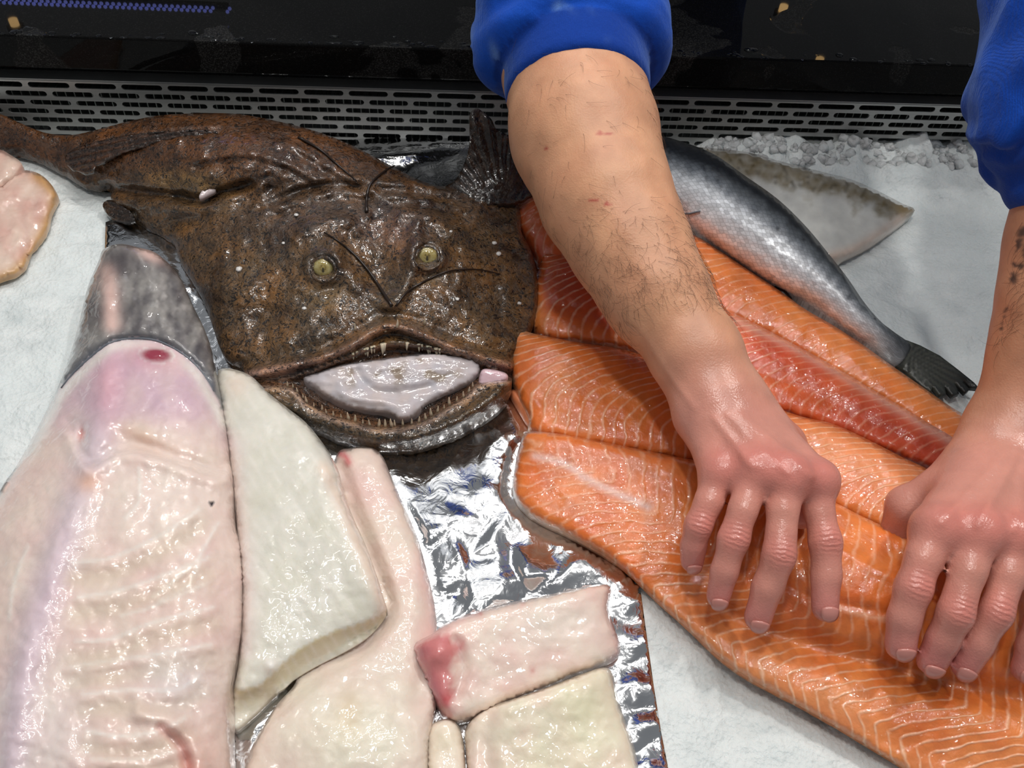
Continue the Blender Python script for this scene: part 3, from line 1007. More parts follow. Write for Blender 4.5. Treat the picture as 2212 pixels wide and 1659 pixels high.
sc = mm.n('VectorMath', operation='SCALE', i_0=col); mm.t.links.new(shr.outputs[0], sc.inputs['Scale'])
mt = mm.n('MapRange', i_0=sepc, i_3=.0, i_4=.16)
mm.set(Base_Color=sc, Metallic=mt, Roughness=.33, Normal=mm.bump(mm.noise(g, 300, 2), .25, .0006, mm.bump(vo, -1.0, .0026)), Coat_Weight=.12, Coat_Roughness=.12)
uvw = np.stack([t * 72 , v * 13.0, np.zeros(P.n)], 1)
ang = math.radians(45); uvw = np.stack([uvw[:, 0] * math.cos(ang) - uvw[:, 1] * math.sin(ang), uvw[:, 0] * math.sin(ang) + uvw[:, 1] * math.cos(ang), uvw[:, 2]], 1)
sal = empty('whole_salmon', at(1600, 500, 0.005))
tag(sal, 'whole silver salmon with dark scaly back and tail, lying above the fillets', 'fish')
P.build('salmon_body', z, mm.m, c, {'uvw': uvw}, bottom=3, parent=sal, register=True)
SALM_P = P
# tail fin
TP = Pad([(1930, 788, 9), (1916, 772, 10), (1924, 748, 12), (1944, 730, 14), (1962, 736, 15), (1988, 746, 15), (2030, 768, 14), (2072, 800, 12), (2104, 826, 10), (2116, 839, 9), (2098, 836, 9), (2080, 822, 9), (2094, 842, 9), (2086, 848, 9), (2062, 826, 9), (2072, 850, 8), (2058, 854, 8), (2040, 832, 8), (2044, 852, 8), (2030, 854, 8), (2014, 834, 8), (2012, 846, 8), (1998, 838, 7), (1975, 818, 7), (1950, 798, 7)], spacing=5, sharp=True)
x, y = TP.x, TP.y
th = np.arctan2(y - 730, x - 1900); rr_ = np.hypot(x - 1900, y - 730)
rays = np.sin(th * 90 + .4 * fbm(x / 40, y / 40))
tc = mix(np.broadcast_to(lin(70, 74, 66), (TP.n, 3)), lin(30, 32, 30), .4 + .4 * rays); tc = mix(tc, lin(30, 32, 32), sstep(140, 230, rr_)); tc = mix(tc, lin(140, 144, 146), .8 * sstep(70, 40, rr_))
mt_ = NT('tail_skin'); cc = mt_.n('VertexColor', layer_name='Col'); g = mt_.obj(); mt_.set(Base_Color=cc, Roughness=.38, Normal=mt_.bump(mt_.noise(g, 250, 3), .2, .0006))
TP.build('tail_fin', TP.z0 + 1.2 + .35 * rays * sstep(50, 110, rr_), mt_.m, tc, bottom=np.maximum(TP.z0 - 3, 2.0), parent=sal)
# pelvic fin tip peeping out under the belly
fp = on_pad(P, z, [(1672, 622), (1690, 634), (1704, 648), (1712, 654)], 0)
v_, f_ = tube(fp, [.002, .0035, .003, .0008], 8)
keep(link('pelvic_fin', mesh_np('pelvic_fin', v_, f_), mt_.m), sal)
v_, f_ = tube(on_pad(P, z, [(1452, 470), (1466, 462), (1490, 462), (1512, 456)], .6), .0008, 6)
tg = tag(link('skin_thread', mesh_np('skin_thread', v_, f_), ms2.m), 'thin grey thread lying on the silver belly beside the forearm', 'thread')


# top one, mostly behind the arm
def zD(P, u, v): return P.z0 + slab(P.D, 12, 40)
def cD(P, u, v):
    x, y = P.x, P.y
    c = mix(np.broadcast_to(OR2, (P.n, 3)), OR1, .5 + .6 * fbm(x / 90, y / 90, 1.0) + .3 * sstep(1500, 1900, x))
    return mix(c, RED, .5 * sstep(1300, 1120, x) + .35 * sstep(.1, .6, v))
salmon_fillet('D', [(1110, 480, 14), (1112, 445, 18), (1130, 412, 22), (1162, 400, 24), (1250, 428, 24), (1350, 468, 24), (1440, 490, 21), (1500, 508, 20), (1560, 545, 18), (1620, 585, 18), (1680, 625, 17), (1740, 668, 17), (1800, 703, 17),
                    (1860, 742, 16), (1920, 785, 16), (1990, 834, 14), (2050, 876, 13), (2098, 906, 12), (2112, 934, 10), (2100, 966, 8), (2060, 968, 8), (1960, 905, 8), (1850, 838, 8), (1740, 774, 8), (1640, 720, 8), (1560, 684, 8), (1400, 620, 8), (1280, 585, 8), (1200, 575, 8),
                    (1168, 578, 7), (1152, 548, 8), (1130, 518, 9)],
              [(1120, 470), (1300, 500), (1480, 560), (1700, 690), (1900, 815), (2110, 950)], 'farthest salmon fillet, its bright orange edge lying against the silver fish', zD, cD, 22, None, lambda P, u, v: .62 - .2 * sstep(1450, 1700, P.x), lower=[SALM_P])


# red one
def zC(P, u, v): return P.z0 + slab(P.D, 12, 40) - 1.5 * np.exp(-((v - .1) / .12) ** 2)
def cC(P, u, v):
    x, y = P.x, P.y
    c = mix(np.broadcast_to(OR2, (P.n, 3)), RED, .55 + .4 * fbm(x / 90, y / 90, 6.0))
    c = mix(c, DEEP, .75 * sstep(1650, 1950, x) * np.exp(-((v - .05) / .45) ** 2) + .55 * blob(x, y, 1260, 620, 120, 60, .2))
    c = mix(c, OR1, .7 * ridge(x, y, [(1150, 690), (1250, 722), (1390, 755)], 30) + .6 * blob(x, y, 1160, 650, 22, 60))
    return mix(c, lin(214, 168, 150), .55 * ridge(x, y, [(1590, 692), (1700, 742), (1800, 798), (1900, 858), (2000, 918), (2085, 968)], 12))
salmon_fillet('C', [(1174, 552, 16), (1200, 550, 20), (1232, 556, 21), (1350, 592, 22), (1470, 632, 22), (1560, 666, 22), (1610, 688, 22), (1700, 735, 20), (1800, 790, 19), (1900, 850, 18), (2000, 910, 16), (2080, 958, 13), (2104, 982, 10),
                    (2088, 1008, 8), (2040, 1018, 8), (1980, 1000, 8), (1880, 962, 8), (1790, 925, 8), (1700, 895, 8), (1600, 860, 8), (1500, 820, 8), (1400, 775, 8), (1330, 752, 8), (1250, 740, 8), (1180, 730, 7), (1150, 700, 8), (1154, 650, 10), (1160, 600, 12)],
              [(1165, 640), (1400, 690), (1600, 765), (1800, 858), (2000, 958), (2100, 1000)], 'dark red salmon fillet second from the silver fish', zC, cC, 26, None, lambda P, u, v: .8 - .5 * sstep(1550, 1750, P.x), lower=[salmon_pads['D'][0]])


# third
def zB(P, u, v): return P.z0 + slab(P.D, 14, 40)
def cB(P, u, v):
    x, y = P.x, P.y
    c = mix(np.broadcast_to(OR1, (P.n, 3)), OR2, .5 + .6 * fbm(x / 90, y / 90, 8.0))
    c = mix(c, lin(232, 154, 106), .8 * sstep(1650, 1800, x) * np.exp(-((v + .25) / .35) ** 2))
    return mix(c, lin(238, 178, 136), .7 * sstep(26, 4, P.D) * sstep(1200, 1130, x))
salmon_fillet('B', [(1112, 722, 16), (1126, 714, 19), (1160, 722, 22), (1250, 740, 24), (1320, 750, 24), (1390, 768, 24), (1500, 812, 24), (1600, 852, 24), (1720, 896, 21), (1800, 916, 20), (1880, 952, 19), (1950, 988, 18), (2010, 1018, 15),
                    (2050, 1060, 12), (2080, 1120, 10), (2040, 1170, 8), (1960, 1172, 8), (1870, 1132, 8), (1790, 1094, 8), (1700, 1058, 8), (1600, 1024, 8), (1480, 1000, 8), (1380, 980, 8), (1290, 965, 8), (1200, 948, 8), (1146, 938, 8), (1140, 905, 8), (1116, 850, 9), (1104, 800, 10), (1106, 755, 13)],
              [(1110, 800), (1300, 845), (1500, 905), (1700, 970), (1900, 1060), (2080, 1150)], 'salmon fillet with curved pale stripes next to the monkfish mouth corner', zB, cB, 27, lower=[salmon_pads['C'][0]])


# front one, being pressed by both hands
fold = [(1300, 1190), (1420, 1262), (1520, 1310), (1640, 1362), (1760, 1398), (1880, 1428), (2000, 1462), (2120, 1490), (2260, 1515), (2400, 1530)]
def zA(P, u, v):
    x, y = P.x, P.y
    df, tf, sf = linedist(x, y, spline(fold, step=12))
    z = P.z0 + slab(P.D, 13, 34)
    z += 13 * blob(x, y, 1890, 1270, 260, 110, .32) * sstep(1500, 1700, x) + 9 * blob(x, y, 2200, 1380, 160, 110, .2)
    g = sstep(1380, 1600, x)
    z -= g * 8.0 * np.exp(-(df / 30) ** 2)
    z += g * 4.0 * ridge(x, y, [(1450, 1340), (1600, 1425), (1750, 1480), (1900, 1530), (2100, 1580), (2300, 1620)], 60)
    z -= 2.2 * ridge(x, y, [(1640, 1230), (1760, 1290), (1960, 1330)], 10) * .7
    z += 1.6 * ridge(x, y, [(1800, 1180), (1880, 1225), (1960, 1260)], 12)
    z -= 2.4 * blob(x, y, 1612, 1180, 40, 70, .4) + 4 * blob(x, y, 1500, 1225, 40, 30) + 3 * blob(x, y, 1560, 1310, 40, 30)
    return z
def cA(P, u, v):
    x, y = P.x, P.y
    c = mix(np.broadcast_to(OR1, (P.n, 3)), OR2, .5 + .6 * fbm(x / 90, y / 90, 12.0))
    c = mix(c, lin(198, 108, 70), .6 * blob(x, y, 1300, 985, 160, 40, .18) + .3 * blob(x, y, 1700, 1240, 120, 60, .3))
    c = mix(c, lin(226, 188, 178), .85 * ridge(x, y, [(1155, 985), (1215, 1000), (1270, 1035), (1330, 1065), (1400, 1095)], 9))
    c = mix(c, lin(240, 168, 116), .6 * sstep(1500, 1800, y - .0 * x) + .5 * ridge(x, y, [(1450, 1330), (1650, 1450), (1850, 1540)], 60))
    rim = sstep(16, 4, P.D)
    c = mix(c, SILV, .9 * rim * sstep(1250, 1120, x)); c = mix(c, lin(226, 196, 172), .8 * sstep(30, 6, P.D) * blob(x, y, 1200, 1140, 120, 60, .4))
    return mix(c, lin(236, 190, 160), .6 * ridge(x, y, [(1800, 1308), (1870, 1330), (1960, 1345)], 6))
apexA = [(1120, 1095), (1250, 1150), (1380, 1240), (1500, 1340), (1640, 1425), (1760, 1490), (1900, 1570), (2060, 1660), (2300, 1790)]
def phA(P, u, v):
    d, t, s = linedist(P.x, P.y, spline(apexA, step=14))
    L = np.linalg.norm(np.diff(np.array(apexA, float), axis=0), axis=1).sum()
    up = d * (s < 0)
    dn = d * (s > 0)
    far = np.maximum(up - 130, 0)
    return t * L - 1.15 * np.minimum(up, 130) + .45 * far - .9 * dn + 8 * np.sin(up / 30)
def sA(P, u, v):
    return .5 + .6 * ridge(P.x, P.y, [(1400, 1270), (1600, 1425), (1850, 1530), (2200, 1620)], 110)
salmon_fillet('A', [(1122, 962, 12), (1140, 934, 20), (1200, 936, 24), (1290, 952, 24), (1380, 970, 25), (1480, 990, 26), (1600, 1012, 27), (1700, 1044, 29), (1800, 1084, 33), (1860, 1114, 35), (1960, 1160, 37), (2060, 1205, 36), (2200, 1260, 34), (2330, 1310, 32), (2420, 1360, 28),
                    (2440, 1560, 16), (2420, 1820, 2.6), (2200, 1830, 2.6), (2060, 1735, 2.6), (1950, 1660, 2.6), (1862, 1606, 2.6), (1780, 1556, 2.6), (1702, 1512, 2.6), (1622, 1468, 2.6), (1552, 1418, 2.6), (1490, 1362, 2.6), (1430, 1310, 2.6), (1380, 1262, 2.6), (1332, 1216, 6), (1280, 1182, 7), (1222, 1152, 7), (1162, 1122, 7),
                    (1124, 1090, 8), (1108, 1052, 9), (1112, 1008, 10)],
              [(1115, 1020), (1300, 1090), (1500, 1200), (1680, 1310), (1860, 1400), (2100, 1490), (2420, 1580)], 'nearest salmon fillet, its middle bunched up between the two hands', zA, cA, 35, phA, sA, spacing=7.5, lower=[salmon_pads['B'][0]], bottom=2.0)

# loose orange strip between the monkfish jaw and the salmon
P = Pad([(1100, 850, 6), (1112, 842, 8), (1126, 862, 9), (1142, 892, 9), (1150, 918, 8), (1138, 916, 6), (1122, 892, 5)], spacing=5)
o = P.build('salmon_scrap', P.z0 + slab(P.D, 4, 8), M_SALM, np.broadcast_to(lin(232, 140, 96), (P.n, 3)), {'phase': P.y / 20, 'stripe': np.zeros(P.n)}, bottom=4)
tag(o, 'narrow orange salmon strip on the foil by the monkfish jaw corner', 'fish scrap')

# ---- flatfish behind it
P = Pad([(1420, 318, 14), (1500, 318, 16), (1560, 322, 18), (1620, 330, 20), (1700, 352, 20), (1780, 372, 18), (1840, 388, 17), (1900, 414, 16), (1950, 440, 13), (1976, 452, 12), (1962, 468, 10), (1925, 498, 8), (1880, 530, 7), (1830, 556, 6), (1800, 566, 6), (1730, 540, 6), (1640, 460, 6), (1540, 390, 6), (1460, 350, 8)], spacing=7)
x, y = P.x, P.y
top = [(1420, 318), (1560, 322), (1700, 352), (1840, 388), (1950, 440), (1980, 455)]
d, t, s = linedist(x, y, spline(top, step=10))
z = P.z0 + slab(P.D, 12, 50) + .8 * fbm(x / 50, y / 50, 3.0)
nn = fbm(x / 30, y / 30, 6.0)
wd = np.interp(t, [0, .3, .7, .93, 1], [30, 56, 44, 36, 30])
c = mix(np.broadcast_to(lin(206, 206, 200), (P.n, 3)), lin(188, 188, 184), .5 + .6 * nn)
c = mix(c, lin(112, 98, 68), sstep(wd + 16, wd - 16, d + 26 * nn) * (.72 + .3 * fbm(x / 18, y / 18, 8.8)))
c = mix(c, lin(70, 62, 44), .6 * sstep(.1, .6, fbm(x / 12, y / 12, 2.0)) * (d < wd))
c = mix(c, lin(222, 196, 178), .8 * ridge(x, y, [(1790, 560), (1850, 540), (1900, 510), (1950, 475)], 14))
c = mix(c, lin(140, 120, 84), .9 * blob(x, y, 1950, 450, 30, 16, .5))
mfz = wet_flesh('flatfish_skin', .3, (60, .002, .4), (500, .0004, .4), sss=.15)
fl = P.build('flatfish', z, mfz.m, c, bottom=2)
tag(fl, 'pale flatfish with mottled brown rim on ice behind the silver salmon', 'fish')
# ================================================================== monkfish
mk = NT('monkfish_skin'); g = mk.obj()
col = mk.n('VertexColor', layer_name='Col')
nA = mk.noise(g, 38, 5, .65, .6); nB = mk.noise(g, 170, 4, .65, .8); nC = mk.noise(g, 420, 3, .6); nS = mk.noise(g, 250, 3, .62, 1.8)
brown = mk.ramp(nA, [(.34, (.30, .25, .22)), (.5, (.80, .72, .62)), (.66, (1.30, 1.06, .74))])
speck = mk.ramp(nS, [(.41, (.10, .09, .085)), (.455, (.9, .9, .9)), (.62, (1.3, 1.22, 1.08))])
m1 = mk.mixc(1.0, col, brown, 'MULTIPLY'); m2 = mk.mixc(1.0, m1, speck, 'MULTIPLY')
mk.base(m2)
bb = mk.bump(nC, .45, .0007, mk.bump(nS, .6, .0014, mk.bump(nB, .65, .0028)))
film = mk.bump(mk.noise(g, 120, 3, .5, .8), .42, .0022)
mk.set(Roughness=.30, Normal=bb, Coat_Weight=.8, Coat_Roughness=.05, Coat_Normal=film, IOR=1.42)
M_MONK = mk.m

outline = [(-60, 232, 34), (0, 246, 36), (40, 264, 34), (95, 286, 30), (150, 292, 32), (210, 280, 38), (270, 264, 46), (340, 250, 54), (420, 245, 58), (510, 246, 60), (600, 262, 60), (690, 286, 57), (760, 314, 54),
           (830, 350, 50), (890, 382, 46), (940, 400, 42), (985, 402, 40), (1040, 400, 36), (1095, 408, 32), (1122, 450, 26), (1126, 500, 24), (1142, 530, 22), (1156, 572, 20), (1162, 625, 18), (1157, 680, 16), (1142, 722, 15),
           (1120, 758, 15), (1110, 800, 14), (1100, 840, 12), (1068, 880, 9), (1010, 918, 7), (940, 946, 6), (870, 963, 5), (800, 958, 5), (740, 938, 5), (684, 914, 5), (625, 884, 6), (572, 852, 7), (536, 818, 8), (520, 790, 9),
           (492, 776, 9), (474, 748, 9), (458, 700, 9), (440, 650, 9), (414, 604, 9), (388, 562, 9), (374, 522, 9), (345, 508, 8), (300, 480, 8), (262, 455, 8), (240, 430, 9), (236, 412, 9), (186, 402, 8), (122, 366, 7), (70, 344, 7), (20, 330, 8), (-60, 316, 8)]
P = Pad(outline, spacing=6.5)
x, y = P.x, P.y
headc = blob(x, y, 800, 610, 420, 260)
z = P.z0 + np.minimum(P.D, 300) / 11.5
z += 10 * blob(x, y, 520, 330, 260, 70, .05) - 6 * blob(x, y, 560, 420, 150, 26, -.1)
# head: plateau between the eyes, hollow cheeks
z += 6 * blob(x, y, 700, 545, 70, 80, .3) + 6 * blob(x, y, 915, 525, 70, 80, -.3)
z -= 5 * blob(x, y, 815, 590, 38, 90)
z += 4.5 * ridge(x, y, [(655, 500), (700, 478), (750, 480)], 18) + 4.5 * ridge(x, y, [(870, 460), (930, 470), (975, 500)], 18)
z += 3.5 * ridge(x, y, [(720, 520), (740, 570), (780, 620), (830, 655)], 16) + 3.5 * ridge(x, y, [(900, 500), (892, 560), (880, 610), (852, 650)], 16)
z += 4 * blob(x, y, 842, 664, 22, 12)
for ex, ey in ((698, 578), (923, 553)):
    r = np.hypot((x - ex), (y - ey) * 1.1)
    z += 3.4 * np.exp(-((r - 34) / 11) ** 2) - 3.0 * np.exp(-(r / 22) ** 2)
    z -= 3.5 * blob(x, y, ex + 12, ey + 46, 24, 16)
z -= 6 * blob(x, y, 560, 690, 60, 46) + 5 * blob(x, y, 1060, 650, 60, 60)
z += 5 * blob(x, y, 500, 640, 60, 60)
# fold between head and body, shoulder folds
z -= 7 * ridge(x, y, [(236, 408), (300, 416), (380, 424), (440, 436), (470, 420), (540, 400)], 11)
z += 4 * ridge(x, y, [(250, 430), (330, 440), (430, 452), (500, 425), (560, 412)], 18)
z -= 4 * ridge(x, y, [(345, 505), (380, 480), (440, 470)], 14)
for q, a in (([(560, 445), (700, 400), (860, 410), (980, 430)], 2.4), ([(600, 462), (740, 430), (880, 440), (1000, 465)], 2.0), ([(640, 330), (720, 380), (800, 420)], 2.2), ([(420, 360), (520, 345), (600, 360), (680, 400)], 2.0), ([(180, 330), (260, 305), (380, 290), (470, 285)], 2.0)):
    z -= a * ridge(x, y, q, 7); z += a * .7 * ridge(x, np.asarray(y) + 12, q, 9)
streak = np.sin((y + .35 * x + 26 * fbm(x / 120, y / 50, 2.0)) / 5.2) * blob(x, y, 760, 420, 300, 60, .08)
z += .8 * streak
for q in ((795, 470), (860, 478), (905, 480), (770, 505), (930, 470), (830, 700), (640, 520)):
    z += 3.5 * blob(x, y, q[0], q[1], 9, 9)
# mouth
lip = spline([(528, 812), (585, 800), (640, 788), (700, 772), (760, 746), (806, 718), (846, 704), (886, 712), (930, 730), (980, 752), (1040, 772), (1102, 790)], step=8)
inn = spline([(560, 828), (630, 812), (690, 792), (745, 772), (800, 752), (850, 742), (900, 745), (950, 756), (1000, 770), (1050, 786), (1096, 812)], step=8)
low = spline([(560, 832), (628, 838), (660, 868), (706, 894), (758, 910), (822, 924), (896, 916), (946, 892), (1000, 860), (1036, 830), (1092, 820)], step=8)
cav = np.concatenate([inn, low[::-1]])
ins = inside(x, y, cav)
dl, _, sl_ = linedist(x, y, lip); di, ti, _ = linedist(x, y, inn); dw, tw, _ = linedist(x, y, low)
dc = np.minimum(di, dw)
z += 7 * np.exp(-(dl / 13) ** 2)
z -= 5 * ridge(x, y - 17, lip, 9) * (1 - ins)
z -= 2.5 * ridge(x, y + 26, lip, 14)
lowlip = [(545, 832), (600, 868), (660, 908), (720, 930), (800, 946), (870, 948), (940, 930), (1010, 898), (1060, 862), (1092, 832)]
under = sstep(-4, 10, y - np.interp(x, low[:, 0], low[:, 1]))
z += under * 15 * ridge(x, y, lowlip, 27)
z += under * 7 * np.exp(-(dw / 11) ** 2)
zc = 16.0 + .05 * (900 - y)
z = np.where(ins, z + (np.minimum(zc, z - 6) - z) * sstep(0, 16, dc), z)
z += (1 - ins) * (1.6 * fbm(x / 46, y / 46, 1.0) + .9 * fbm(x / 17, y / 17, 5.0))
z = np.maximum(z, 5.6)
# colour of the hide itself
nz = fbm(x / 90, y / 90, 3.0)
c = mix(np.broadcast_to(lin(88, 74, 56), (P.n, 3)), lin(106, 80, 50), .5 + .8 * nz)
c = mix(c, lin(88, 56, 34), .75 * sstep(460, 330, y))
c = mix(c, lin(88, 72, 62), .8 * blob(x, y, 780, 460, 200, 60) + .5 * blob(x, y, 640, 470, 140, 50))
c = mix(c, lin(150, 128, 88), .7 * blob(x, y, 400, 400, 80, 26, .1) + .4 * blob(x, y, 690, 640, 40, 30))
c = mix(c, lin(128, 96, 88), .5 * blob(x, y, 860, 500, 60, 40))
c = mix(c, lin(150, 118, 104), .9 * ridge(x, y - 4, lip, 9) * sstep(.02, .15, np.minimum(dl, 400) * 0 + .2))
c = mix(c, lin(196, 168, 172), .85 * blob(x, y, 590, 806, 60, 12, -.15) + .9 * blob(x, y, 1080, 806, 26, 18, .1))
for ex, ey in ((698, 578), (923, 553)):
    c = mix(c, lin(52, 44, 36), .8 * blob(x, y, ex, ey, 36, 34)); c = mix(c, lin(120, 112, 102), .7 * blob(x, y, ex + 14, ey + 44, 26, 20))
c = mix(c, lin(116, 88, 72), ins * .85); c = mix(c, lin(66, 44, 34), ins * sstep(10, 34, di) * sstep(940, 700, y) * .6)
c = mix(c, lin(206, 186, 182), (under * np.exp(-((dw - 3) / 9) ** 2)) * .85)
c = mix(c, lin(76, 62, 40), under * (1 - np.exp(-((dw - 3) / 9) ** 2)) * .9 * ridge(x, y, lowlip, 40))
monk = empty('monkfish', at(800, 620, 0.005))
tag(monk, 'big brown mottled monkfish with wide open mouth lying on foil', 'fish')
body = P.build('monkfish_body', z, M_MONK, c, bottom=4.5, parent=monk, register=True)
MP, MZ = P, z

# tongue
T = Pad([(655, 817, 20), (690, 803, 22), (727, 790, 24), (797, 778, 25), (871, 768, 26), (921, 763, 26), (976, 765, 25), (1020, 772, 24), (1037, 788, 22), (1034, 806, 21), (1015, 827, 20), (976, 847, 18), (944, 865, 17), (918, 878, 17),
         (900, 898, 17), (868, 910, 17), (846, 896, 17), (797, 889, 17), (747, 877, 17), (697, 852, 18)], spacing=5)
x, y = T.x, T.y
zt = T.z0 + slab(T.D, 9, 20) + 1.6 * fbm(x / 60, y / 26, 2.2) - 2 * ridge(x, y, [(770, 800), (800, 838), (860, 848), (960, 830)], 9) + 2 * ridge(x, y, [(740, 850), (800, 866), (890, 872)], 10) + 2.5 * blob(x, y, 872, 893, 26, 14)
ct = mix(np.broadcast_to(lin(190, 186, 192), (T.n, 3)), lin(198, 186, 184), .5 + .6 * fbm(x / 40, y / 40, 7))
sp_ = sstep(.05, .7, fbm(x / 34, y / 26, 9.4)) * (blob(x, y, 800, 806, 90, 26) + blob(x, y, 930, 800, 70, 26, .2))
ct = mix(ct, lin(124, 104, 74), np.clip(sp_ * 1.2, 0, .75))
M_TONGUE = wet_flesh('tongue_flesh', .10, (60, .002, .35), (240, .0006, .3), sss=.35, sss_r=(1, .8, .8)).m
T.build('tongue', zt, M_TONGUE, ct, bottom=zt - 14, parent=monk)
# pale gum flap at the mouth corner
Q = Pad([(1040, 800, 26), (1064, 798, 27), (1092, 806, 26), (1096, 818, 24), (1070, 830, 22), (1036, 836, 20)], spacing=4)
Q.build('gum_flap', Q.z0 + slab(Q.D, 2.5, 8), M_TONGUE, np.broadcast_to(lin(214, 184, 192), (Q.n, 3)), bottom=Q.z0 - 10, parent=monk)

# teeth
mt2 = NT('tooth'); mt2.set(Base_Color=(*lin(206, 194, 170), 1), Roughness=.2, Subsurface_Weight=.3, Subsurface_Scale=.002)
def cone_mesh(name, L, r):
    pts = [(0, 0, 0), (0, .06 * L, -.4 * L), (0, .16 * L, -.75 * L), (0, .3 * L, -L)]
    v, f = tube(pts, [r, r * .8, r * .45, r * .06], 6)
    me = mesh_np(name, v, f); me.materials.append(mt2.m); me.polygons.foreach_set('use_smooth', np.ones(len(me.polygons), bool)); return me
TM = cone_mesh('tooth', 1.0, .17)
def tooth(px, py, L, up=False, yaw=0.0, lift=0):
    p = on_pad(MP, MZ, [(px, py)], lift)[0]
    o = bpy.data.objects.new('tooth', TM); C.objects.link(o)
    R = Matrix.Rotation(yaw, 4, 'Z') @ (Matrix.Rotation(math.pi * .86, 4, 'X') if up else Matrix.Rotation(-.5, 4, 'X'))
    o.parent = monk
    o.matrix_world = Matrix.Translation(Vector(p)) @ R @ Matrix.Scale(L, 4)
    o.matrix_parent_inverse = Matrix.Translation(monk.location).inverted()
    o.matrix_basis = Matrix.Translation(Vector(p)) @ R @ Matrix.Scale(L, 4)
for px in (762, 771, 787, 793, 803, 808, 826, 831, 880, 905, 911, 924, 930, 942, 950):
    py = np.interp(px, inn[:, 0], inn[:, 1])
    tooth(px, py - 3, rng.uniform(.005, .0105), False, rng.uniform(-.5, .5), 1.0)
for t_ in np.linspace(.11, .88, 30):
    k = int(t_ * (len(low) - 1))
    tooth(low[k, 0] + rng.uniform(-3, 3), low[k, 1] - 1, rng.uniform(.004, .008), True, rng.uniform(-.6, .6), -.5)
# small torn white skin points on the upper lip
for px, py in ((768, 714), (833, 716), (858, 706), (917, 701)):
    tooth(px, py, .0065, True, rng.uniform(-.5, .5), 0)

# eyes
me_ = NT('eye_glass'); g = me_.obj(); tc_ = me_.n('TexCoord')
d0 = me_.n('VectorMath', operation='LENGTH'); xy = me_.n('VectorMath', operation='MULTIPLY'); me_.t.links.new(tc_.outputs['Object'], xy.inputs[0]); xy.inputs[1].default_value = (1, 1, 0); me_.t.links.new(xy.outputs[0], d0.inputs[0])
dd = me_.math('MULTIPLY', d0, 1.0); me_.t.links.new(d0.outputs['Value'], dd.inputs[0])
me_.base(me_.mixc(me_.n('MapRange', i_0=me_.noise(g, 500, 3), i_1=.4, i_2=.6), me_.ramp(dd, [(.0, lin(60, 52, 30)), (.28, lin(110, 92, 44)), (.42, lin(160, 148, 100)), (.78, lin(168, 158, 112)), (.95, lin(60, 50, 34))]), lin(150, 134, 78)))
me_.set(Roughness=.05, Coat_Weight=1.0, Coat_Roughness=.02)
mp_ = NT('pupil'); mp_.set(Base_Color=(.05, .04, .02, 1), Roughness=.05)
bm = bmesh.new(); bmesh.ops.create_uvsphere(bm, u_segments=28, v_segments=16, radius=1.0); EYE = bpy.data.meshes.new('eye'); bm.to_mesh(EYE); bm.free(); EYE.materials.append(me_.m); EYE.polygons.foreach_set('use_smooth', np.ones(len(EYE.polygons), bool))
toc = Vector((0, -.72, .69))
for ex, ey in ((699, 579), (923, 554)):
    p = on_pad(MP, MZ, [(ex, ey)], 1.6)[0]
    R = toc.to_track_quat('Z', 'Y').to_matrix().to_4x4()
    o = bpy.data.objects.new('eye', EYE); C.objects.link(o); o.parent = monk; o.matrix_parent_inverse = Matrix.Translation(monk.location).inverted()
    o.matrix_basis = Matrix.Translation(Vector(p)) @ R @ Matrix.Diagonal((.0078, .0070, .0034, 1))
    # upright slit of the pupil, a sub-part
    th = np.linspace(0, 2 * math.pi, 15)[:-1]
    vv = np.concatenate([np.stack([.17 * np.cos(th), .34 * np.sin(th) - .12, np.full(14, .93)], 1), [[0, -.12, 1.06]]])
    ff = [[k, (k + 1) % 14, 14] for k in range(14)]
    pu = link('pupil', mesh_np('pupil', vv, ff), mp_.m); pu.parent = o
    # lid ring of skin
    for a0, a1, rr2, tk in ((math.pi * .95, math.pi * 2.15, 24.5, .0023), (math.pi * .1, math.pi * .95, 30, .0017)):
        aa = np.linspace(a0, a1, 16)
        ring = [on_pad(MP, MZ, [(ex + 1 + rr2 * math.cos(a), ey + 1 + rr2 * .92 * math.sin(a))], .3)[0] for a in aa]
        v_, f_ = tube(ring, tk * np.sin(np.linspace(.25, math.pi - .25, 16)), 8)
        cl = np.broadcast_to(lin(84, 68, 52), (len(v_), 3))
        keep(link('eyelid', mesh_np('eyelid', v_, f_, cl), M_MONK), monk)

# fishing-rod filaments on the snout and back
mfl = NT('filament'); mfl.set(Base_Color=(*lin(34, 24, 18), 1), Roughness=.3)
for pts, r in (([(846, 660), (824, 626), (800, 590), (768, 552), (730, 520), (700, 502)], .0013), ([(856, 660), (880, 630), (920, 606), (968, 586), (1030, 582), (1080, 592)], .0009),
               ([(792, 458), (792, 430), (800, 398), (830, 370), (852, 358)], .0014), ([(644, 296), (690, 322), (730, 356), (770, 390)], .0012)):
    sp2 = spline(pts, step=9)
    v_, f_ = tube(on_pad(MP, MZ, sp2, 1.2), np.linspace(r, r * .45, len(sp2)), 6)
    keep(link('filament', mesh_np('filament', v_, f_), mfl.m), monk)

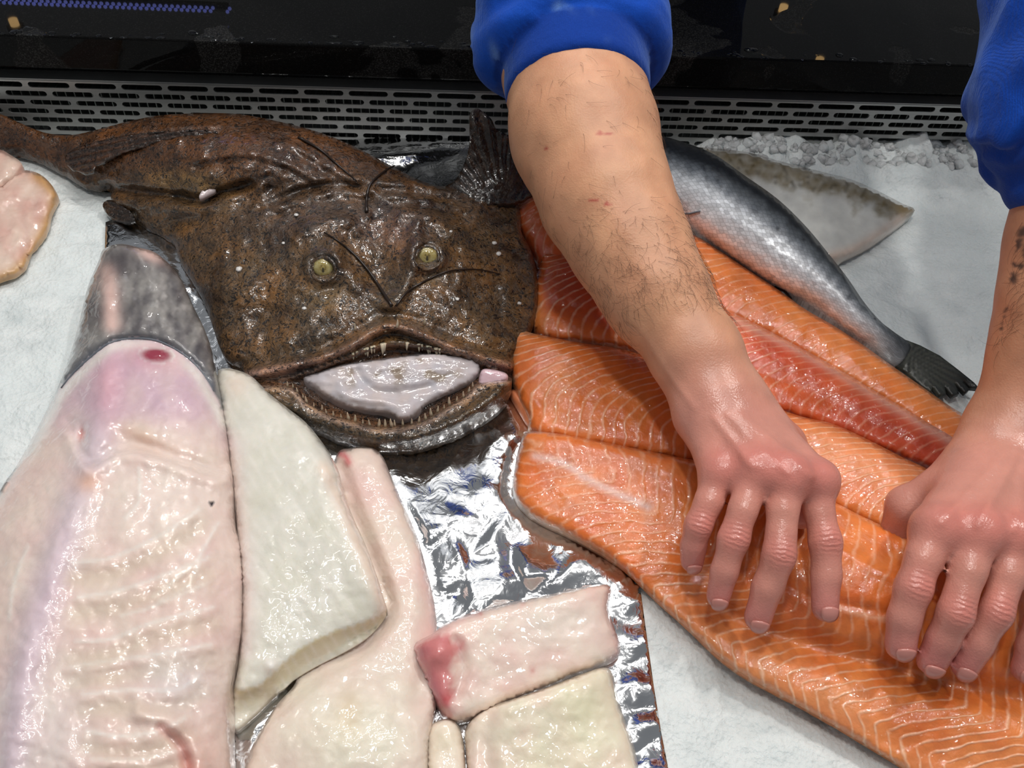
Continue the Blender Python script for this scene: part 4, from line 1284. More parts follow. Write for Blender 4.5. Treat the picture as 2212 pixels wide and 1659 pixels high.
# fins
def fin(name, poly, ang0, thick=2.2, sp=6, col=(62, 46, 34), k=46):
    P = Pad(poly, spacing=sp)
    a = np.arctan2(P.y - ang0[1], P.x - ang0[0])
    rays = np.sin(a * k)
    c = mix(np.broadcast_to(lin(*col), (P.n, 3)), lin(30, 24, 20), .4 + .4 * rays)
    return P.build(name, P.z0 + 1.0 + .9 * rays + .8 * fbm(P.x / 20, P.y / 20, 3), M_MONK, c, bottom=P.z0 - thick, parent=monk)
fin('pectoral_fin', [(962, 408, 42), (984, 388, 46), (1004, 350, 58), (1014, 310, 70), (1014, 268, 82), (1016, 244, 88), (1030, 234, 90), (1046, 244, 88), (1062, 258, 84), (1074, 280, 78), (1110, 296, 70), (1160, 320, 58), (1185, 380, 44), (1150, 420, 34), (1090, 440, 38), (1020, 436, 42)], (1090, 470))
fin('pectoral_fin', [(222, 446, 9), (228, 434, 11), (242, 432, 13), (262, 440, 15), (282, 458, 15), (290, 476, 12), (262, 476, 9), (238, 468, 8)], (330, 480), sp=4)
fin('dorsal_fin', [(146, 356, 25), (142, 336, 30), (170, 318, 36), (220, 303, 44), (290, 290, 55), (370, 282, 63), (440, 280, 67), (470, 286, 67), (400, 296, 62), (320, 312, 54), (260, 330, 46), (214, 352, 37), (196, 372, 29), (168, 368, 25)], (640, 236), sp=4, thick=1.5, col=(84, 62, 52), k=190)
# cheek spine
# pale membrane peeping from the gill opening
G_ = Pad([(430, 426, 44), (440, 408, 47), (456, 402, 48), (466, 408, 47), (450, 418, 45)], spacing=4)
G_.build('gill_membrane', G_.z0 + 1, M_TONGUE, np.broadcast_to(lin(206, 190, 190), (G_.n, 3)), bottom=G_.z0 - 3, parent=monk)
# pale mucus spots on the hide, built as tiny flat lumps
mcr = NT('mucus'); mcr.set(Base_Color=(.58, .56, .54, 1), Roughness=.2)
for (px, py, r, nm) in ((640, 464, 6, 'upper left of the left eye'), (516, 581, 9, 'on the left cheek'), (612, 525, 5, 'beside the left brow'), (657, 666, 6, 'under the left eye'), (988, 646, 6, 'under the right eye'), (1068, 525, 7, 'on the right edge of the head'),
                        (1077, 548, 8, 'lowest on the right edge of the head'), (785, 556, 4, 'between the eyes'), (1122, 655, 6, 'beside the salmon fillets'), (974, 500, 5, 'above the right eye')):
    p = on_pad(MP, MZ, [(px, py)], .2)[0]
    s = r / 3600
    v = ico * (1 + .3 * pnoise(ico[:, 0] * 1.5 + px, ico[:, 1] * 1.5, ico[:, 2] * 1.5)[:, None]) * np.array([s, s, s * .5]) + p
    tag(link('mucus_spot', mesh_np('mucus_spot', v, icf), mcr.m), 'tiny white crumb stuck to the monkfish hide, ' + nm, 'mucus', 'mucus spots on the monkfish')
# ================================================================== what lies under the fish
# ---- crumpled foil
foil_px = [(228, 480), (330, 440), (560, 330), (716, 284), (1010, 296), (1120, 330), (1180, 600), (1150, 900), (1180, 1080), (1345, 1225), (1382, 1262),
           (1398, 1380), (1412, 1480), (1428, 1580), (1446, 1672), (1460, 1760), (900, 1800), (440, 1800), (380, 1500), (330, 1100), (240, 760), (226, 560)]
Pf = Pad(foil_px, 4, 9, sharp=True)
x, y = Pf.x, Pf.y
# random folded facets
def crumple(x, y, cell, seed):
    r = np.random.default_rng(seed)
    pts = []
    xs = np.arange(100, 1600, cell)
    for a in xs:
        for b in np.arange(150, 1900, cell):
            pts.append((a + r.uniform(-.5, .5) * cell, b + r.uniform(-.5, .5) * cell))
    pts = np.array(pts); h = r.uniform(-1, 1, len(pts))
    nx_ = len(np.arange(150, 1900, cell))
    # piecewise-linear over the random triangulation
    vs, es, fs, _, _, _ = delaunay_2d_cdt([Vector(p) for p in pts.tolist()], [], [], 0, 1e-4)
    pv = np.array([tuple(v) for v in vs]); out = np.zeros(len(x))
    q = np.stack([x, y], 1)
    for tr in fs:
        a, b, c = pv[tr[0]], pv[tr[1]], pv[tr[2]]
        lo = np.minimum(np.minimum(a, b), c); hi = np.maximum(np.maximum(a, b), c)
        m = np.where((q[:, 0] >= lo[0]) & (q[:, 0] <= hi[0]) & (q[:, 1] >= lo[1]) & (q[:, 1] <= hi[1]))[0]
        if not len(m): continue
        det = (b[1] - c[1]) * (a[0] - c[0]) + (c[0] - b[0]) * (a[1] - c[1])
        l1 = ((b[1] - c[1]) * (q[m, 0] - c[0]) + (c[0] - b[0]) * (q[m, 1] - c[1])) / det
        l2 = ((c[1] - a[1]) * (q[m, 0] - c[0]) + (a[0] - c[0]) * (q[m, 1] - c[1])) / det
        l3 = 1 - l1 - l2
        k = (l1 >= -1e-6) & (l2 >= -1e-6) & (l3 >= -1e-6)
        out[m[k]] = l1[k] * h[tr[0]] + l2[k] * h[tr[1]] + l3[k] * h[tr[2]]
    return out
calm = np.clip(blob(x, y, 930, 1085, 90, 70) * .9 + .7 * sstep(1300, 1400, x) * sstep(1230, 1300, y), 0, 1)
rough_ = np.clip(.35 + .9 * blob(x, y, 1080, 1200, 260, 130) + .6 * blob(x, y, 950, 960, 160, 60), 0, 1.2) * (1 - calm)
zf = 5.0 + 3.6 * rough_ * crumple(x, y, 84, 1) + 2.8 * rough_ * crumple(x, y, 42, 2) + 0.5 * (1 - calm) * crumple(x, y, 130, 3)
edge = sstep(1290, 1400, x) * sstep(1230, 1300, y)
zf = zf * (1 - .3 * edge) + edge * 1.9 * np.sin((y + .25 * x) * 2 * math.pi / 95 + 1.2 * fbm(x / 60, y / 60, 2.0)) + edge * .5
back = sstep(430, 300, y) * sstep(560, 720, x)
zf = zf + back * (4 + 2.5 * np.sin(y / 14.0 + x / 90.0))
zf = zf + blob(x, y, 940, 1075, 110, 100) * (y - 1085) / 140 * 6
zf = np.maximum(zf, 1.2)
VF = at(x, y, zf / 1000.0)
for L in PADS:
    ok = inside(VF[:, 0], VF[:, 1], L.rim)
    for a_ in np.linspace(0, 2 * math.pi, 9)[:-1]:
        ok |= inside(VF[:, 0] + .006 * math.cos(a_), VF[:, 1] + .006 * math.sin(a_), L.rim)
    zf = np.where(ok, np.minimum(zf, float(np.min(L.zb)) * 1000 - .5), zf)
ml = NT('foil'); g = ml.obj()
ml.base(ml.ramp(ml.noise(g, 30, 3), [(.3, (.72, .73, .75)), (.7, (.86, .87, .88))]))
fv = ml.n('TexVoronoi', i_Scale=130.0, feature='F1'); ml.t.links.new(g.outputs[0], fv.inputs['Vector'])
ml.set(Metallic=1.0, Roughness=.13, Normal=ml.bump(ml.noise(g, 90, 3, .5, 1.0), .30, .002))
foil = Pf.build('foil_sheet', zf, ml.m, bottom=0.6)
tag(foil, 'crumpled sheet of aluminium foil on the ice under the monkfish and white fillets', 'foil')

# ---- surface of the ice
nx, ny = 440, 260
gx = np.linspace(-0.62, 0.72, nx); gy = np.linspace(0.02, YW + 0.004, ny)
X, Y = np.meshgrid(gx, gy)
Z = ice_height(X, Y)
for L in PADS:
    lo, hi = L.rim.min(0) - .01, L.rim.max(0) + .01
    m = (X > lo[0]) & (X < hi[0]) & (Y > lo[1]) & (Y < hi[1])
    q = np.where(m)
    ok = inside(X[q], Y[q], L.rim)
    for a_ in np.linspace(0, 2 * math.pi, 9)[:-1]:
        ok &= inside(X[q] + .005 * math.cos(a_), Y[q] + .005 * math.sin(a_), L.rim)
    lim = min(float(np.min(L.zb)), float(np.min(L.V[:, 2]))) - .0006
    Z[q[0][ok], q[1][ok]] = np.minimum(Z[q[0][ok], q[1][ok]], lim)
V = np.stack([X.ravel(), Y.ravel(), Z.ravel()], 1)
idx = np.arange(nx * ny).reshape(ny, nx)
Q = np.stack([idx[:-1, :-1], idx[:-1, 1:], idx[1:, 1:], idx[1:, :-1]], -1).reshape(-1, 4)
rim = np.concatenate([idx[0, :], idx[1:, -1], idx[-1, -2::-1], idx[-2:0:-1, 0]])
Vl = V[rim].copy(); Vl[:, 2] = -0.06
o0 = len(V)
fs = Q.tolist()
for k in range(len(rim)):
    k2 = (k + 1) % len(rim)
    fs.append([rim[k2], rim[k], o0 + k, o0 + k2])
fs.append(list(range(o0, o0 + len(rim))))
ice = link('ice_bed', mesh_np('ice_bed', np.concatenate([V, Vl]), fs), M_ICE)
tag(ice, 'bed of packed crushed ice under all the fish', 'ice', kind='stuff')

# ================================================================== person
def surf(key, px, py):
    P, z = salmon_pads[key]
    d = np.hypot(P.x - px, P.y - py); k = np.argsort(d)[:3]
    return float(z[k].mean())


def depth_of(p):
    return -float((np.asarray(p) - CP) @ MC[:, 2])


def J(px, py, zmm, r=None, rpx=None):
    """a joint: sight point, height in mm, radius in mm (or in px at its distance)"""
    p = at(px, py, zmm / 1000.0)
    return (p, (rpx * depth_of(p) / F) if rpx is not None else r / 1000.0)


def cap_d(p, a, b, ra, rb):
    ab = b - a; L2 = ab @ ab + 1e-12
    h = np.clip((p - a) @ ab / L2, 0, 1)
    return np.linalg.norm(p - a - h[:, None] * ab, axis=1) - (ra + (rb - ra) * h)


def smin(a, b, k):
    h = np.clip(0.5 + 0.5 * (b - a) / k, 0, 1)
    return b + (a - b) * h - k * h * (1 - h)


def chain(p, js, k=.004):
    d = None
    for (a, ra), (b, rb) in zip(js[:-1], js[1:]):
        e = cap_d(p, a, b, ra, rb)
        d = e if d is None else smin(d, e, k)
    return d


def surface_nets(fn, lo, hi, h):
    """sparse naive surface nets of fn(points) = 0"""
    lo = np.asarray(lo, float); hi = np.asarray(hi, float)
    B = 8; bs = B * h
    nb = np.ceil((hi - lo) / bs).astype(int)
    bi = np.stack(np.meshgrid(*[np.arange(n) for n in nb], indexing='ij'), -1).reshape(-1, 3)
    cen = lo + (bi + .5) * bs
    d = fn(cen)
    act = bi[np.abs(d) < bs * 0.5 * 1.75 * 1.25]
    loc = np.stack(np.meshgrid(*[np.arange(B)] * 3, indexing='ij'), -1).reshape(-1, 3)
    cells = (act[:, None, :] * B + loc[None]).reshape(-1, 3)
    # first thin the cells by the value at their centre
    d = np.concatenate([fn(lo + (c + .5) * h) for c in np.array_split(cells, max(1, len(cells) // 200000))])
    cells = cells[np.abs(d) < h * 1.9]
    S = nb.max() * B + 4
    key = lambda q: (q[..., 0] * S + q[..., 1]) * S + q[..., 2]
    off = np.array([[i, j, k] for i in (0, 1) for j in (0, 1) for k in (0, 1)])
    cn = cells[:, None, :] + off[None]
    kk = key(cn).ravel()
    uq, inv = np.unique(kk, return_inverse=True)
    cx = uq // (S * S); cy = (uq // S) % S; cz = uq % S
    val = fn(lo + np.stack([cx, cy, cz], 1) * h)
    cv = val[inv].reshape(-1, 8)
    neg = cv < 0
    m = neg.any(1) & (~neg).any(1)
    cells, cv, neg = cells[m], cv[m], neg[m]
    acc = np.zeros((len(cells), 3)); cnt = np.zeros(len(cells))
    for a in range(8):
        for ax in range(3):
            if off[a][ax] == 0:
                b = a + (4, 2, 1)[ax]
                x = neg[:, a] != neg[:, b]
                t = np.where(x, cv[:, a] / (cv[:, a] - cv[:, b] + 1e-20), 0)
                q = off[a][None] + np.eye(3)[ax][None] * t[:, None]
                acc += np.where(x[:, None], q, 0); cnt += x
    V = lo + (cells + acc / cnt[:, None]) * h
    ck = key(cells); order = np.argsort(ck); cks = ck[order]

    def find(q):
        k = key(q); i = np.searchsorted(cks, k); i = np.minimum(i, len(cks) - 1)
        return np.where(cks[i] == k, order[i], -1)
    faces = []
    for ax in range(3):
        b = (4, 2, 1)[ax]
        x = neg[:, 0] != neg[:, b]
        o1, o2 = np.eye(3, dtype=int)[(ax + 1) % 3], np.eye(3, dtype=int)[(ax + 2) % 3]
        c = cells[x]; me = np.where(x)[0]
        q = np.stack([me, find(c - o1), find(c - o1 - o2), find(c - o2)], 1)
        ok = (q >= 0).all(1)
        fl = neg[x, 0]
        q = np.where(fl[:, None], q, q[:, ::-1])
        faces.append(q[ok])
    return V, np.concatenate(faces)


# ---- right arm (at the left of the picture): wrist, palm, fingers
armA = [J(1226, 60, 168, rpx=146), J(1238, 150, 156, rpx=147), J(1262, 290, 140, rpx=154), J(1308, 425, 125, rpx=139), J(1360, 530, 114, rpx=124), J(1415, 632, 104, rpx=110), J(1506, 768, 90, rpx=92), J(1548, 850, 82, rpx=84)]
sA_ = lambda x, y: surf('A', x, y)
def digits(spec):
    out = []
    for js in spec:
        out.append([J(*q) for q in js])
    return out
fA = digits([
    [(1552, 1020, 79, 10.6), (1532, 1082, 75, 7.9), (1508, 1137, 67, 7.7), (1499, 1178, 57, 7.2), (1495, 1212, 48, 6.8)],
    [(1632, 1016, 90, 11.6), (1606, 1100, 84, 7.9), (1585, 1165, 75, 8.2), (1566, 1232, 62, 7.6), (1552, 1288, 50, 7.2)],
    [(1702, 1032, 92, 12.0), (1691, 1102, 87, 8.7), (1683, 1200, 77, 8.8), (1657, 1268, 63, 8.3), (1638, 1334, 49, 8.0)],
    [(1762, 1040, 86, 11.4), (1769, 1102, 82, 8.3), (1783, 1172, 75, 8.7), (1785, 1244, 66, 8.0), (1783, 1314, 57, 7.7)]])
thA = digits([[(1600, 905, 70, 16), (1690, 965, 66, 14), (1722, 1050, 60, 11), (1728, 1110, 56, 9.5)]])
carA = [J(1512, 905, 77, 14), J(1538, 893, 80, 15), J(1572, 888, 80, 15), J(1606, 876, 77, 14)]
# ---- left arm
armB = [J(2392, 60, 262, rpx=186), J(2380, 250, 226, rpx=164), J(2350, 450, 186, rpx=138), J(2318, 545, 167, rpx=127), J(2285, 660, 144, rpx=113), J(2253, 760, 121, rpx=100), J(2222, 860, 99, rpx=89), J(2200, 915, 87, rpx=84)]
fB = digits([
    [(2020, 1142, 91, 12.6), (1995, 1208, 87, 9.7), (1973, 1271, 79, 9.5), (1954, 1335, 68, 8.8), (1945, 1393, 57, 8.5)],
    [(2110, 1148, 95, 12.4), (2090, 1232, 89, 9.4), (2064, 1326, 78, 9.1), (2036, 1382, 64, 8.5), (2014, 1428, 53, 8.2)],
    [(2194, 1158, 93, 12.0), (2178, 1240, 87, 8.8), (2152, 1323, 77, 8.5), (2112, 1388, 63, 8.2), (2084, 1438, 52, 7.9)],
    [(2268, 1188, 86, 11.0), (2262, 1262, 82, 8.2), (2252, 1335, 73, 8.2), (2228, 1398, 60, 7.6), (2213, 1444, 51, 7.3)]])
thB = digits([[(2150, 950, 78, 17), (2030, 1070, 70, 14.5), (1958, 1096, 60, 11.8), (1940, 1140, 46, 10)]])
carB = [J(2150, 960, 84, 16), J(2185, 955, 87, 16), J(2225, 955, 86, 15), J(2260, 955, 82, 14)]
SHA, SHB = np.array([0.06, 0.83, 0.43]), np.array([0.44, 0.74, 0.45])


def bodyf(p):
    out = np.full(len(p), 1e3)
    for arm, fing, th, car, sh in ((armA, fA, thA, carA, SHA), (armB, fB, thB, carB, SHB)):
        fore = chain(p, arm, .012)
        palm = None
        for c, f in zip(car, fing):
            e = cap_d(p, c[0], f[0][0], c[1], f[0][1] * 1.0)
            palm = e if palm is None else smin(palm, e, .010)
        th_base = cap_d(p, th[0][0][0], th[0][1][0], th[0][0][1], th[0][1][1])
        palm = smin(palm, th_base, .014)
        fd = None
        for f in fing:
            e = chain(p, f, .0035)
            # knuckle swelling on the back of the hand
            fd = e if fd is None else np.minimum(fd, e)
        t = chain(p, th[0][1:], .005)
        hand = smin(palm, np.minimum(fd, t), .0055)
        for f in fing:
            a = np.linalg.norm(p - (f[0][0] + np.array([0, -.0025, .0045])), axis=1) - f[0][1] * .84
            hand = smin(hand, a, .008)
        d = smin(fore, hand, .022)
        up = cap_d(p, arm[0][0], sh, arm[0][1], .055)
        d = smin(d, up, .02)
        out = np.minimum(out, d)
    tor = cap_d(p, SHA, SHB, .055, .055)
    mid = (SHA + SHB) / 2
    tor = smin(tor, cap_d(p, mid + [0, .10, -.06], mid + [0, .34, -.30], .08, .10), .05)
    return smin(out, tor, .03)


VB, FB = surface_nets(bodyf, (-.06, .15, -.01), (.62, 1.32, .56), .0021)
# smooth a little along the surface
def relax(V, Fc, it=2, w=.5):
    E = np.concatenate([Fc[:, [0, 1]], Fc[:, [1, 2]], Fc[:, [2, 3]], Fc[:, [3, 0]]])
    deg = np.bincount(E[:, 0], minlength=len(V)) + np.bincount(E[:, 1], minlength=len(V))
    for _ in range(it):
        A_ = np.stack([np.bincount(E[:, 0], V[E[:, 1], c], len(V)) + np.bincount(E[:, 1], V[E[:, 0], c], len(V)) for c in range(3)], 1) / np.maximum(deg, 1)[:, None]
        V = V * (1 - w) + A_ * w
    return V
VB = relax(VB, FB, 2)
fn_ = np.cross(VB[FB[:, 2]] - VB[FB[:, 0]], VB[FB[:, 3]] - VB[FB[:, 1]])
NB = np.stack([sum(np.bincount(FB[:, k], fn_[:, c], len(VB)) for k in range(4)) for c in range(3)], 1); NB /= np.linalg.norm(NB, axis=1)[:, None] + 1e-12
# tendons on the back of the hands, slight veins on the forearm
pp = to_px(VB)
facing = (NB @ np.array([0, -.64, .77])) > 0.05
tend = np.zeros(len(VB))
for q in ([(1545, 905), (1622, 1005)], [(1575, 900), (1700, 1020)], [(1600, 900), (1752, 1030)], [(2170, 985), (2030, 1130)], [(2195, 985), (2112, 1135)], [(2220, 985), (2190, 1145)]):
    tend += ridge(pp[:, 0], pp[:, 1], q, 9)
tend += .6 * ridge(pp[:, 0], pp[:, 1], [(1380, 700), (1440, 800), (1500, 880)], 8)
VB = VB + NB * (np.where(facing, tend, 0) * .0011)[:, None]
VB = VB + NB * (.0006 * fbm(VB[:, 0] * 45, VB[:, 1] * 45, VB[:, 2] * 45, 2))[:, None]
# skin colour
SK1, SK2, SKH, SKR = lin(214, 160, 124), lin(196, 140, 108), lin(204, 142, 126), lin(204, 104, 100)
nn = fbm(VB[:, 0] * 40, VB[:, 1] * 40, VB[:, 2] * 40)
cB_ = mix(np.broadcast_to(SK1, VB.shape), SK2, .4 + .5 * nn)
wa = np.minimum(np.linalg.norm(VB - armA[-1][0], axis=1) * 0 + (VB[:, 1] - armA[-1][0][1] - .02), 1)
wB = VB[:, 1] - armB[-1][0][1] - .01
hx = np.where(VB[:, 0] < .235, wa, wB)
cB_ = mix(cB_, SKH, sstep(.02, -.05, hx))
jc = np.zeros((len(VB), 3)); best = np.full(len(VB), 1e9)
for fing in (fA, fB):
    for f in fing:
        for (c0, r0), w in ((f[0], .014), (f[2], .011)):
            dd_ = np.linalg.norm(VB - (c0 + np.array([0, -.3, .9]) * r0), axis=1)
            cB_ = mix(cB_, SKR, .42 * np.exp(-(dd_ / w) ** 2))
        dt = np.linalg.norm(VB - f[-1][0], axis=1)
        cB_ = mix(cB_, lin(190, 110, 108), .65 * np.exp(-(dt / .016) ** 2))
        for (c0, r0), nx_ in ((f[2], f[3]),):
            ax_ = nx_[0] - f[1][0]; ax_ /= np.linalg.norm(ax_)
            upv = np.array([0, -.35, .94]); sd = np.cross(ax_, upv); sd /= np.linalg.norm(sd)
            q = VB - c0; dist = np.linalg.norm(VB - (c0 + np.array([0, -.3, .9]) * r0), axis=1)
            m = dist < best
            best = np.where(m, dist, best)
            jc[m, 0] = (q @ ax_)[m] * 1000; jc[m, 1] = (q @ sd)[m] * 1000; jc[m, 2] = np.exp(-(dist / .0058) ** 2)[m]
# scratches and a tattoo of dark strokes
def dot(px, py, rx, ry, ang, col, f):
    global cB_
    cB_ = mix(cB_, col, np.where(facing, f * sstep(.25, .7, blob(pp[:, 0], pp[:, 1], px, py, rx, ry, ang)), 0))
for q in ((1296, 287, 9, 5), (1314, 288, 12, 3.5), (1312, 441, 9, 5), (1283, 433, 14, 3.5), (1180, 320, 4, 4)):
    dot(*q, 0.1, lin(176, 70, 60), .8)
INK = lin(48, 48, 52)
for q in ((2196, 530, 22, 10, -.9), (2212, 500, 20, 12, -.6), (2186, 570, 14, 8, .4), (2178, 600, 16, 7, -.8), (2190, 602, 8, 14, .2), (2170, 668, 11, 5, -.7), (2164, 690, 5, 15, .3), (2160, 712, 7, 4, -.8), (2225, 540, 16, 26, .5), (2205, 575, 8, 8, 0)):
    dot(*q[:4], q[4], INK, .85)
sk = NT('skin'); g = sk.obj()
col = sk.n('VertexColor', layer_name='Col'); ja = sk.n('Attribute', attribute_name='joint')
sx = sk.n('SeparateXYZ'); sk.t.links.new(ja.outputs[1], sx.inputs[0])
along = sk.math('MULTIPLY', sx, 2.3)
acr = sk.math('MULTIPLY', sx, 1.0); sk.t.links.new(sx.outputs[1], acr.inputs[0])
arc_ = sk.math('MULTIPLY', sk.math('MULTIPLY', acr, acr), .045)
ph_ = sk.math('ADD', sk.math('ADD', sk.math('ABSOLUTE', along), arc_), sk.math('MULTIPLY', sk.noise(g, 210, 3), 7.5))
wv = sk.math('SINE', ph_); msk = sk.math('MULTIPLY', wv, 1.0); sk.t.links.new(sx.outputs[2], msk.inputs[1])
nz_ = sk.noise(g, 420, 3, .6); n3_ = sk.noise(g, 60, 4)
f_ = sk.n('MapRange', i_0=n3_, i_1=.3, i_2=.7, i_3=.90, i_4=1.08)
sc = sk.n('VectorMath', operation='SCALE', i_0=col); sk.t.links.new(f_.outputs[0], sc.inputs['Scale'])
vv_ = sk.n('TexVoronoi', i_Scale=900.0); sk.t.links.new(g.outputs[0], vv_.inputs['Vector'])
rgh = sk.n('MapRange', i_0=sk.n('Attribute', attribute_name='wet'), i_3=.46, i_4=.24)
wa_ = [n for n in sk.t.nodes if n.type == 'ATTRIBUTE' and n.attribute_name == 'wet'][0]; sk.t.links.new(wa_.outputs[2], rgh.inputs[0])
sk.set(Base_Color=sc, Roughness=rgh, Normal=sk.bump(msk, .28, .0009, sk.bump(vv_, .16, .0006, sk.bump(nz_, .28, .0006))), Subsurface_Weight=.18, Subsurface_Radius=(1, .35, .2), Subsurface_Scale=.004, Specular_IOR_Level=.45)
wet_ = sstep(.02, -.05, hx)
me = mesh_np('person', VB, FB, cB_, {'joint': jc, 'wet': wet_})
person = link('person', me, sk.m)
tag(person, 'person in rolled blue sweatshirt sleeves pressing both bare hands onto the salmon', 'person')

# ---- fingernails
mn = NT('nail'); mn.set(Base_Color=(*lin(196, 132, 122), 1), Roughness=.22)
for fing in (fA, fB):
    for f in fing:
        a, b, r = f[-2][0], f[-1][0], f[-1][1]
        ax_ = (b - a) / np.linalg.norm(b - a)
        dor = np.array([0, -.25, .97]); dor = dor - ax_ * (dor @ ax_); dor /= np.linalg.norm(dor); sd = np.cross(ax_, dor)
        vv = []; ff = []; n1, n2_ = 7, 7
        for i in range(n1):
            for k in range(n2_):
                s_ = -1 + 2 * i / (n1 - 1); t_ = -1 + 2 * k / (n2_ - 1)
                th = s_ * .66 * (1 - .18 * max(0, t_ * t_ - .3))
                l = .0026 + t_ * .0042 - .0012 * s_ * s_ * np.sign(t_)
                rad = math.sqrt(max(1e-9, r * r - max(0, l) ** 2 * .85)) + .0003
                vv.append(b + ax_ * l + rad * (math.cos(th) * dor + math.sin(th) * sd))
        for i in range(n1 - 1):
            for k in range(n2_ - 1):
                ff.append([i * n2_ + k, i * n2_ + k + 1, (i + 1) * n2_ + k + 1, (i + 1) * n2_ + k])
        no = keep(link('fingernail', mesh_np('fingernail', np.array(vv), ff), mn.m), person)
        so = no.modifiers.new('s', 'SOLIDIFY'); so.thickness = .0006

# ---- arm hair
mhair = NT('hair'); mhair.set(Base_Color=(*lin(84, 60, 44), 1), Roughness=.4)
hm = facing & (hx > .015) & (VB[:, 1] < .70) & (VB[:, 2] < .25)
dens = sstep(380, 620, pp[:, 1]) * .9 + .07 + .6 * blob(pp[:, 0], pp[:, 1], 1420, 650, 120, 130)
cand = np.where(hm & (rng.random(len(VB)) < dens * .16))[0]
parts = []
for i in cand:
    b_ = VB[i]; isA = b_[0] < .24
    ax_ = (armA[-1][0] - armA[2][0]) if isA else (armB[-1][0] - armB[2][0]); ax_ = ax_ / np.linalg.norm(ax_)
    sd = np.cross(NB[i], ax_)
    sw = rng.normal(.5 * float(fbm(b_[0] * 30, b_[1] * 30, 5.0)), .6) + (.5 if isA else -.4)
    d0 = ax_ * math.cos(sw) + sd * math.sin(sw); d0 = d0 - NB[i] * (d0 @ NB[i]); d0 /= np.linalg.norm(d0)
    L = rng.uniform(.005, .014); cu = rng.normal(0, .5); s2 = np.cross(NB[i], d0)
    tt = np.linspace(0, 1, 5)
    pts = [b_ + d0 * L * t + s2 * cu * L * t * t + NB[i] * (.0002 + .0016 * math.sin(t * 2.4) * min(1, L / .01)) for t in tt]
    parts.append(tube(np.array(pts), np.linspace(.000085, .00004, 5), 3, cap=False))
v_, f_ = joined(parts)
hair = keep(link('arm_hair', mesh_np('arm_hair', v_, f_), mhair.m), person); hair['kind'] = 'stuff'

# ---- sweatshirt
def axial(p, a, b):
    ab = b - a; L = np.linalg.norm(ab); u = ab / L
    h = (p - a) @ u
    q = p - a - h[:, None] * u
    return h, np.linalg.norm(q, axis=1), L, q


def rcyl(p, a, b, ra, rb, rd):
    h, rho, L, _ = axial(p, a, b)
    R = ra + (rb - ra) * np.clip(h / L, 0, 1)
    dx = rho - R + rd; dy = np.maximum(-h, h - L) + rd
    return np.minimum(np.maximum(dx, dy), 0) + np.hypot(np.maximum(dx, 0), np.maximum(dy, 0)) - rd


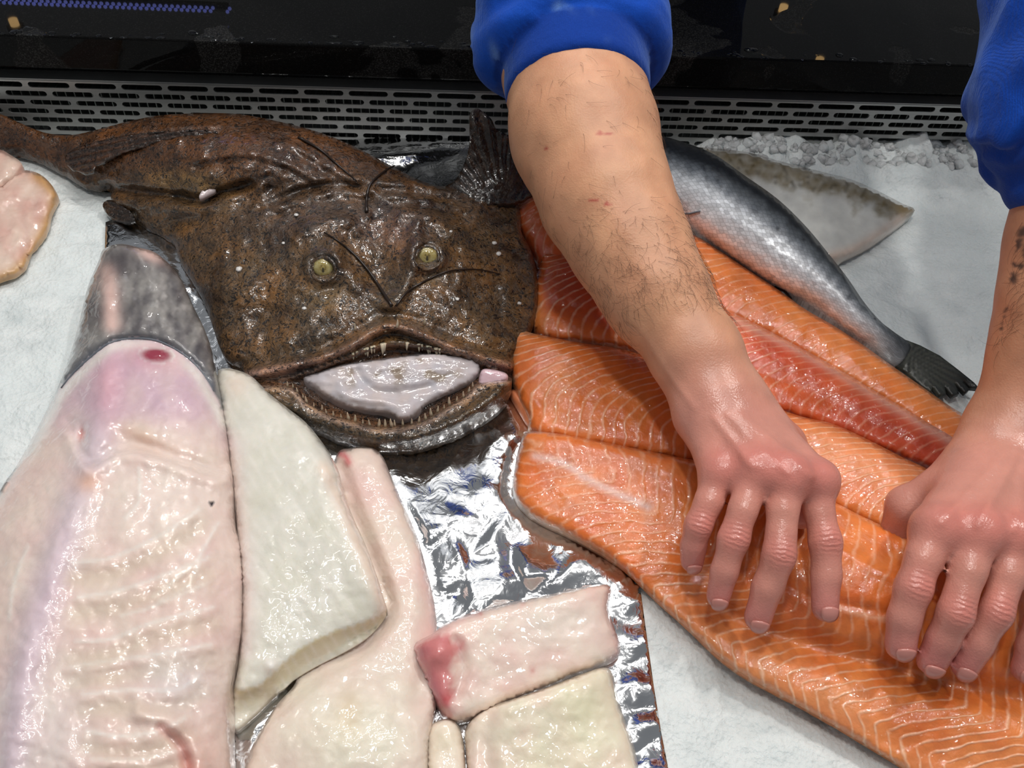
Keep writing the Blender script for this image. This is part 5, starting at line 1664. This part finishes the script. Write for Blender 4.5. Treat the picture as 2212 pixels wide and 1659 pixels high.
cuA0 = at(1232, 40, .172); cuA1 = at(1249, 214, .150)
rlA1 = at(1241, 138, .158)
cuB0, cuB1 = at(2388, 150, .245), at(2348, 462, .186)
def shirt(p):
    n1 = fbm(p[:, 0] * 26, p[:, 1] * 26, p[:, 2] * 26, 2); n2 = pnoise(p[:, 0] * 70, p[:, 1] * 70, p[:, 2] * 70)
    # rolled sleeve: inner ribbed band, fat roll over it, loose cloth above
    band = rcyl(p, cuA0, cuA1, .0555, .0515, .006)
    h, rho, L, q = axial(p, cuA0, rlA1)
    th = np.arctan2(q[:, 2], q[:, 0])
    fo = pnoise(h * 75 + 1.2 * np.sin(th * 2), th * 1.3, 3.3)
    roll = rcyl(p, cuA0, rlA1, .068, .0655, .013) + .0055 * fo + .0026 * n1 - .005 * np.cos(2 * th)
    low = rcyl(p, rlA1 + (cuA0 - rlA1) * .35, rlA1 + (rlA1 - cuA0) * .03, .0660, .0670, .011) + .0022 * n1 - .0065 * np.cos(2 * th)
    up = cap_d(p, cuA0, SHA, .066, .075) + .004 * np.sin(((p - cuA0) @ ((SHA - cuA0) / .3)) * 110 + 3 * n1) + .003 * n1
    A_ = smin(smin(roll, low, .002), up, .012)
    A_ = np.minimum(A_, band)
    hb, rb_, Lb, qb = axial(p, cuB0, cuB1)
    fB_ = .0042 * np.sin(hb * 150 + 2.6 * np.sin(np.arctan2(qb[:, 2], qb[:, 0])) + 5 * n1) * sstep(-.02, .05, hb) + .004 * n1
    slB = smin(rcyl(p, cuB0, cuB1, .066, .0425, .010) + .0016 * n2 * sstep(.6, 1, hb / Lb) + .002 * n1, rcyl(p, cuB0, cuB0 + (cuB1 - cuB0) * .74, .072, .061, .022) + fB_, .010)
    upB = cap_d(p, cuB0, SHB, .069, .075) + .004 * n1
    B_ = smin(slB, upB, .012)
    tor = cap_d(p, SHA, SHB, .072, .072)
    mid = (SHA + SHB) / 2
    tor = smin(tor, cap_d(p, mid + [0, .10, -.06], mid + [0, .35, -.31], .10, .125), .06) + .004 * n1
    return smin(np.minimum(A_, B_), tor, .03)


VS, FS = surface_nets(shirt, (-.10, .24, .02), (.66, 1.36, .60), .0028)
VS = relax(VS, FS, 2)
ps = to_px(VS)
blue = lin(12, 76, 184)
nn = fbm(VS[:, 0] * 30, VS[:, 1] * 30, VS[:, 2] * 30)
cS = mix(np.broadcast_to(blue, VS.shape), lin(8, 62, 160), .4 + .5 * nn)
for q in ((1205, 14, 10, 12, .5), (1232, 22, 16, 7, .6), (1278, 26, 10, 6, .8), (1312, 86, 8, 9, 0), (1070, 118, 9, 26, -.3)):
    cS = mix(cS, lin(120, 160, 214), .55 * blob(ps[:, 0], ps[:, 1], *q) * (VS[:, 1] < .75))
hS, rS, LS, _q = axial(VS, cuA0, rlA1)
cS = mix(cS, lin(8, 54, 142), .9 * sstep(LS - .002, LS + .001, hS) * (rS < .0585) * (hS < LS + .06))  # inner band darkened: shade below the roll put into the colour
clo = NT('sweatshirt_knit'); g = clo.obj()
col = clo.n('VertexColor', layer_name='Col')
wv_ = clo.n('TexWave', i_Scale=520.0, i_Distortion=3.0, i_Detail=2.0); clo.t.links.new(g.outputs[0], wv_.inputs['Vector'])
fz = clo.noise(g, 1400, 3, .7); fb_ = clo.noise(g, 180, 3)
f_ = clo.n('MapRange', i_0=fz, i_1=.3, i_2=.7, i_3=.82, i_4=1.15)
sc = clo.n('VectorMath', operation='SCALE', i_0=col); clo.t.links.new(f_.outputs[0], sc.inputs['Scale'])
clo.set(Base_Color=sc, Roughness=.85, Normal=clo.bump(wv_, .25, .0006, clo.bump(fz, .35, .0006, clo.bump(fb_, .4, .0015))), Sheen_Weight=.35, Sheen_Roughness=.4, Sheen_Tint=(.4, .6, 1, 1), Specular_IOR_Level=.2)
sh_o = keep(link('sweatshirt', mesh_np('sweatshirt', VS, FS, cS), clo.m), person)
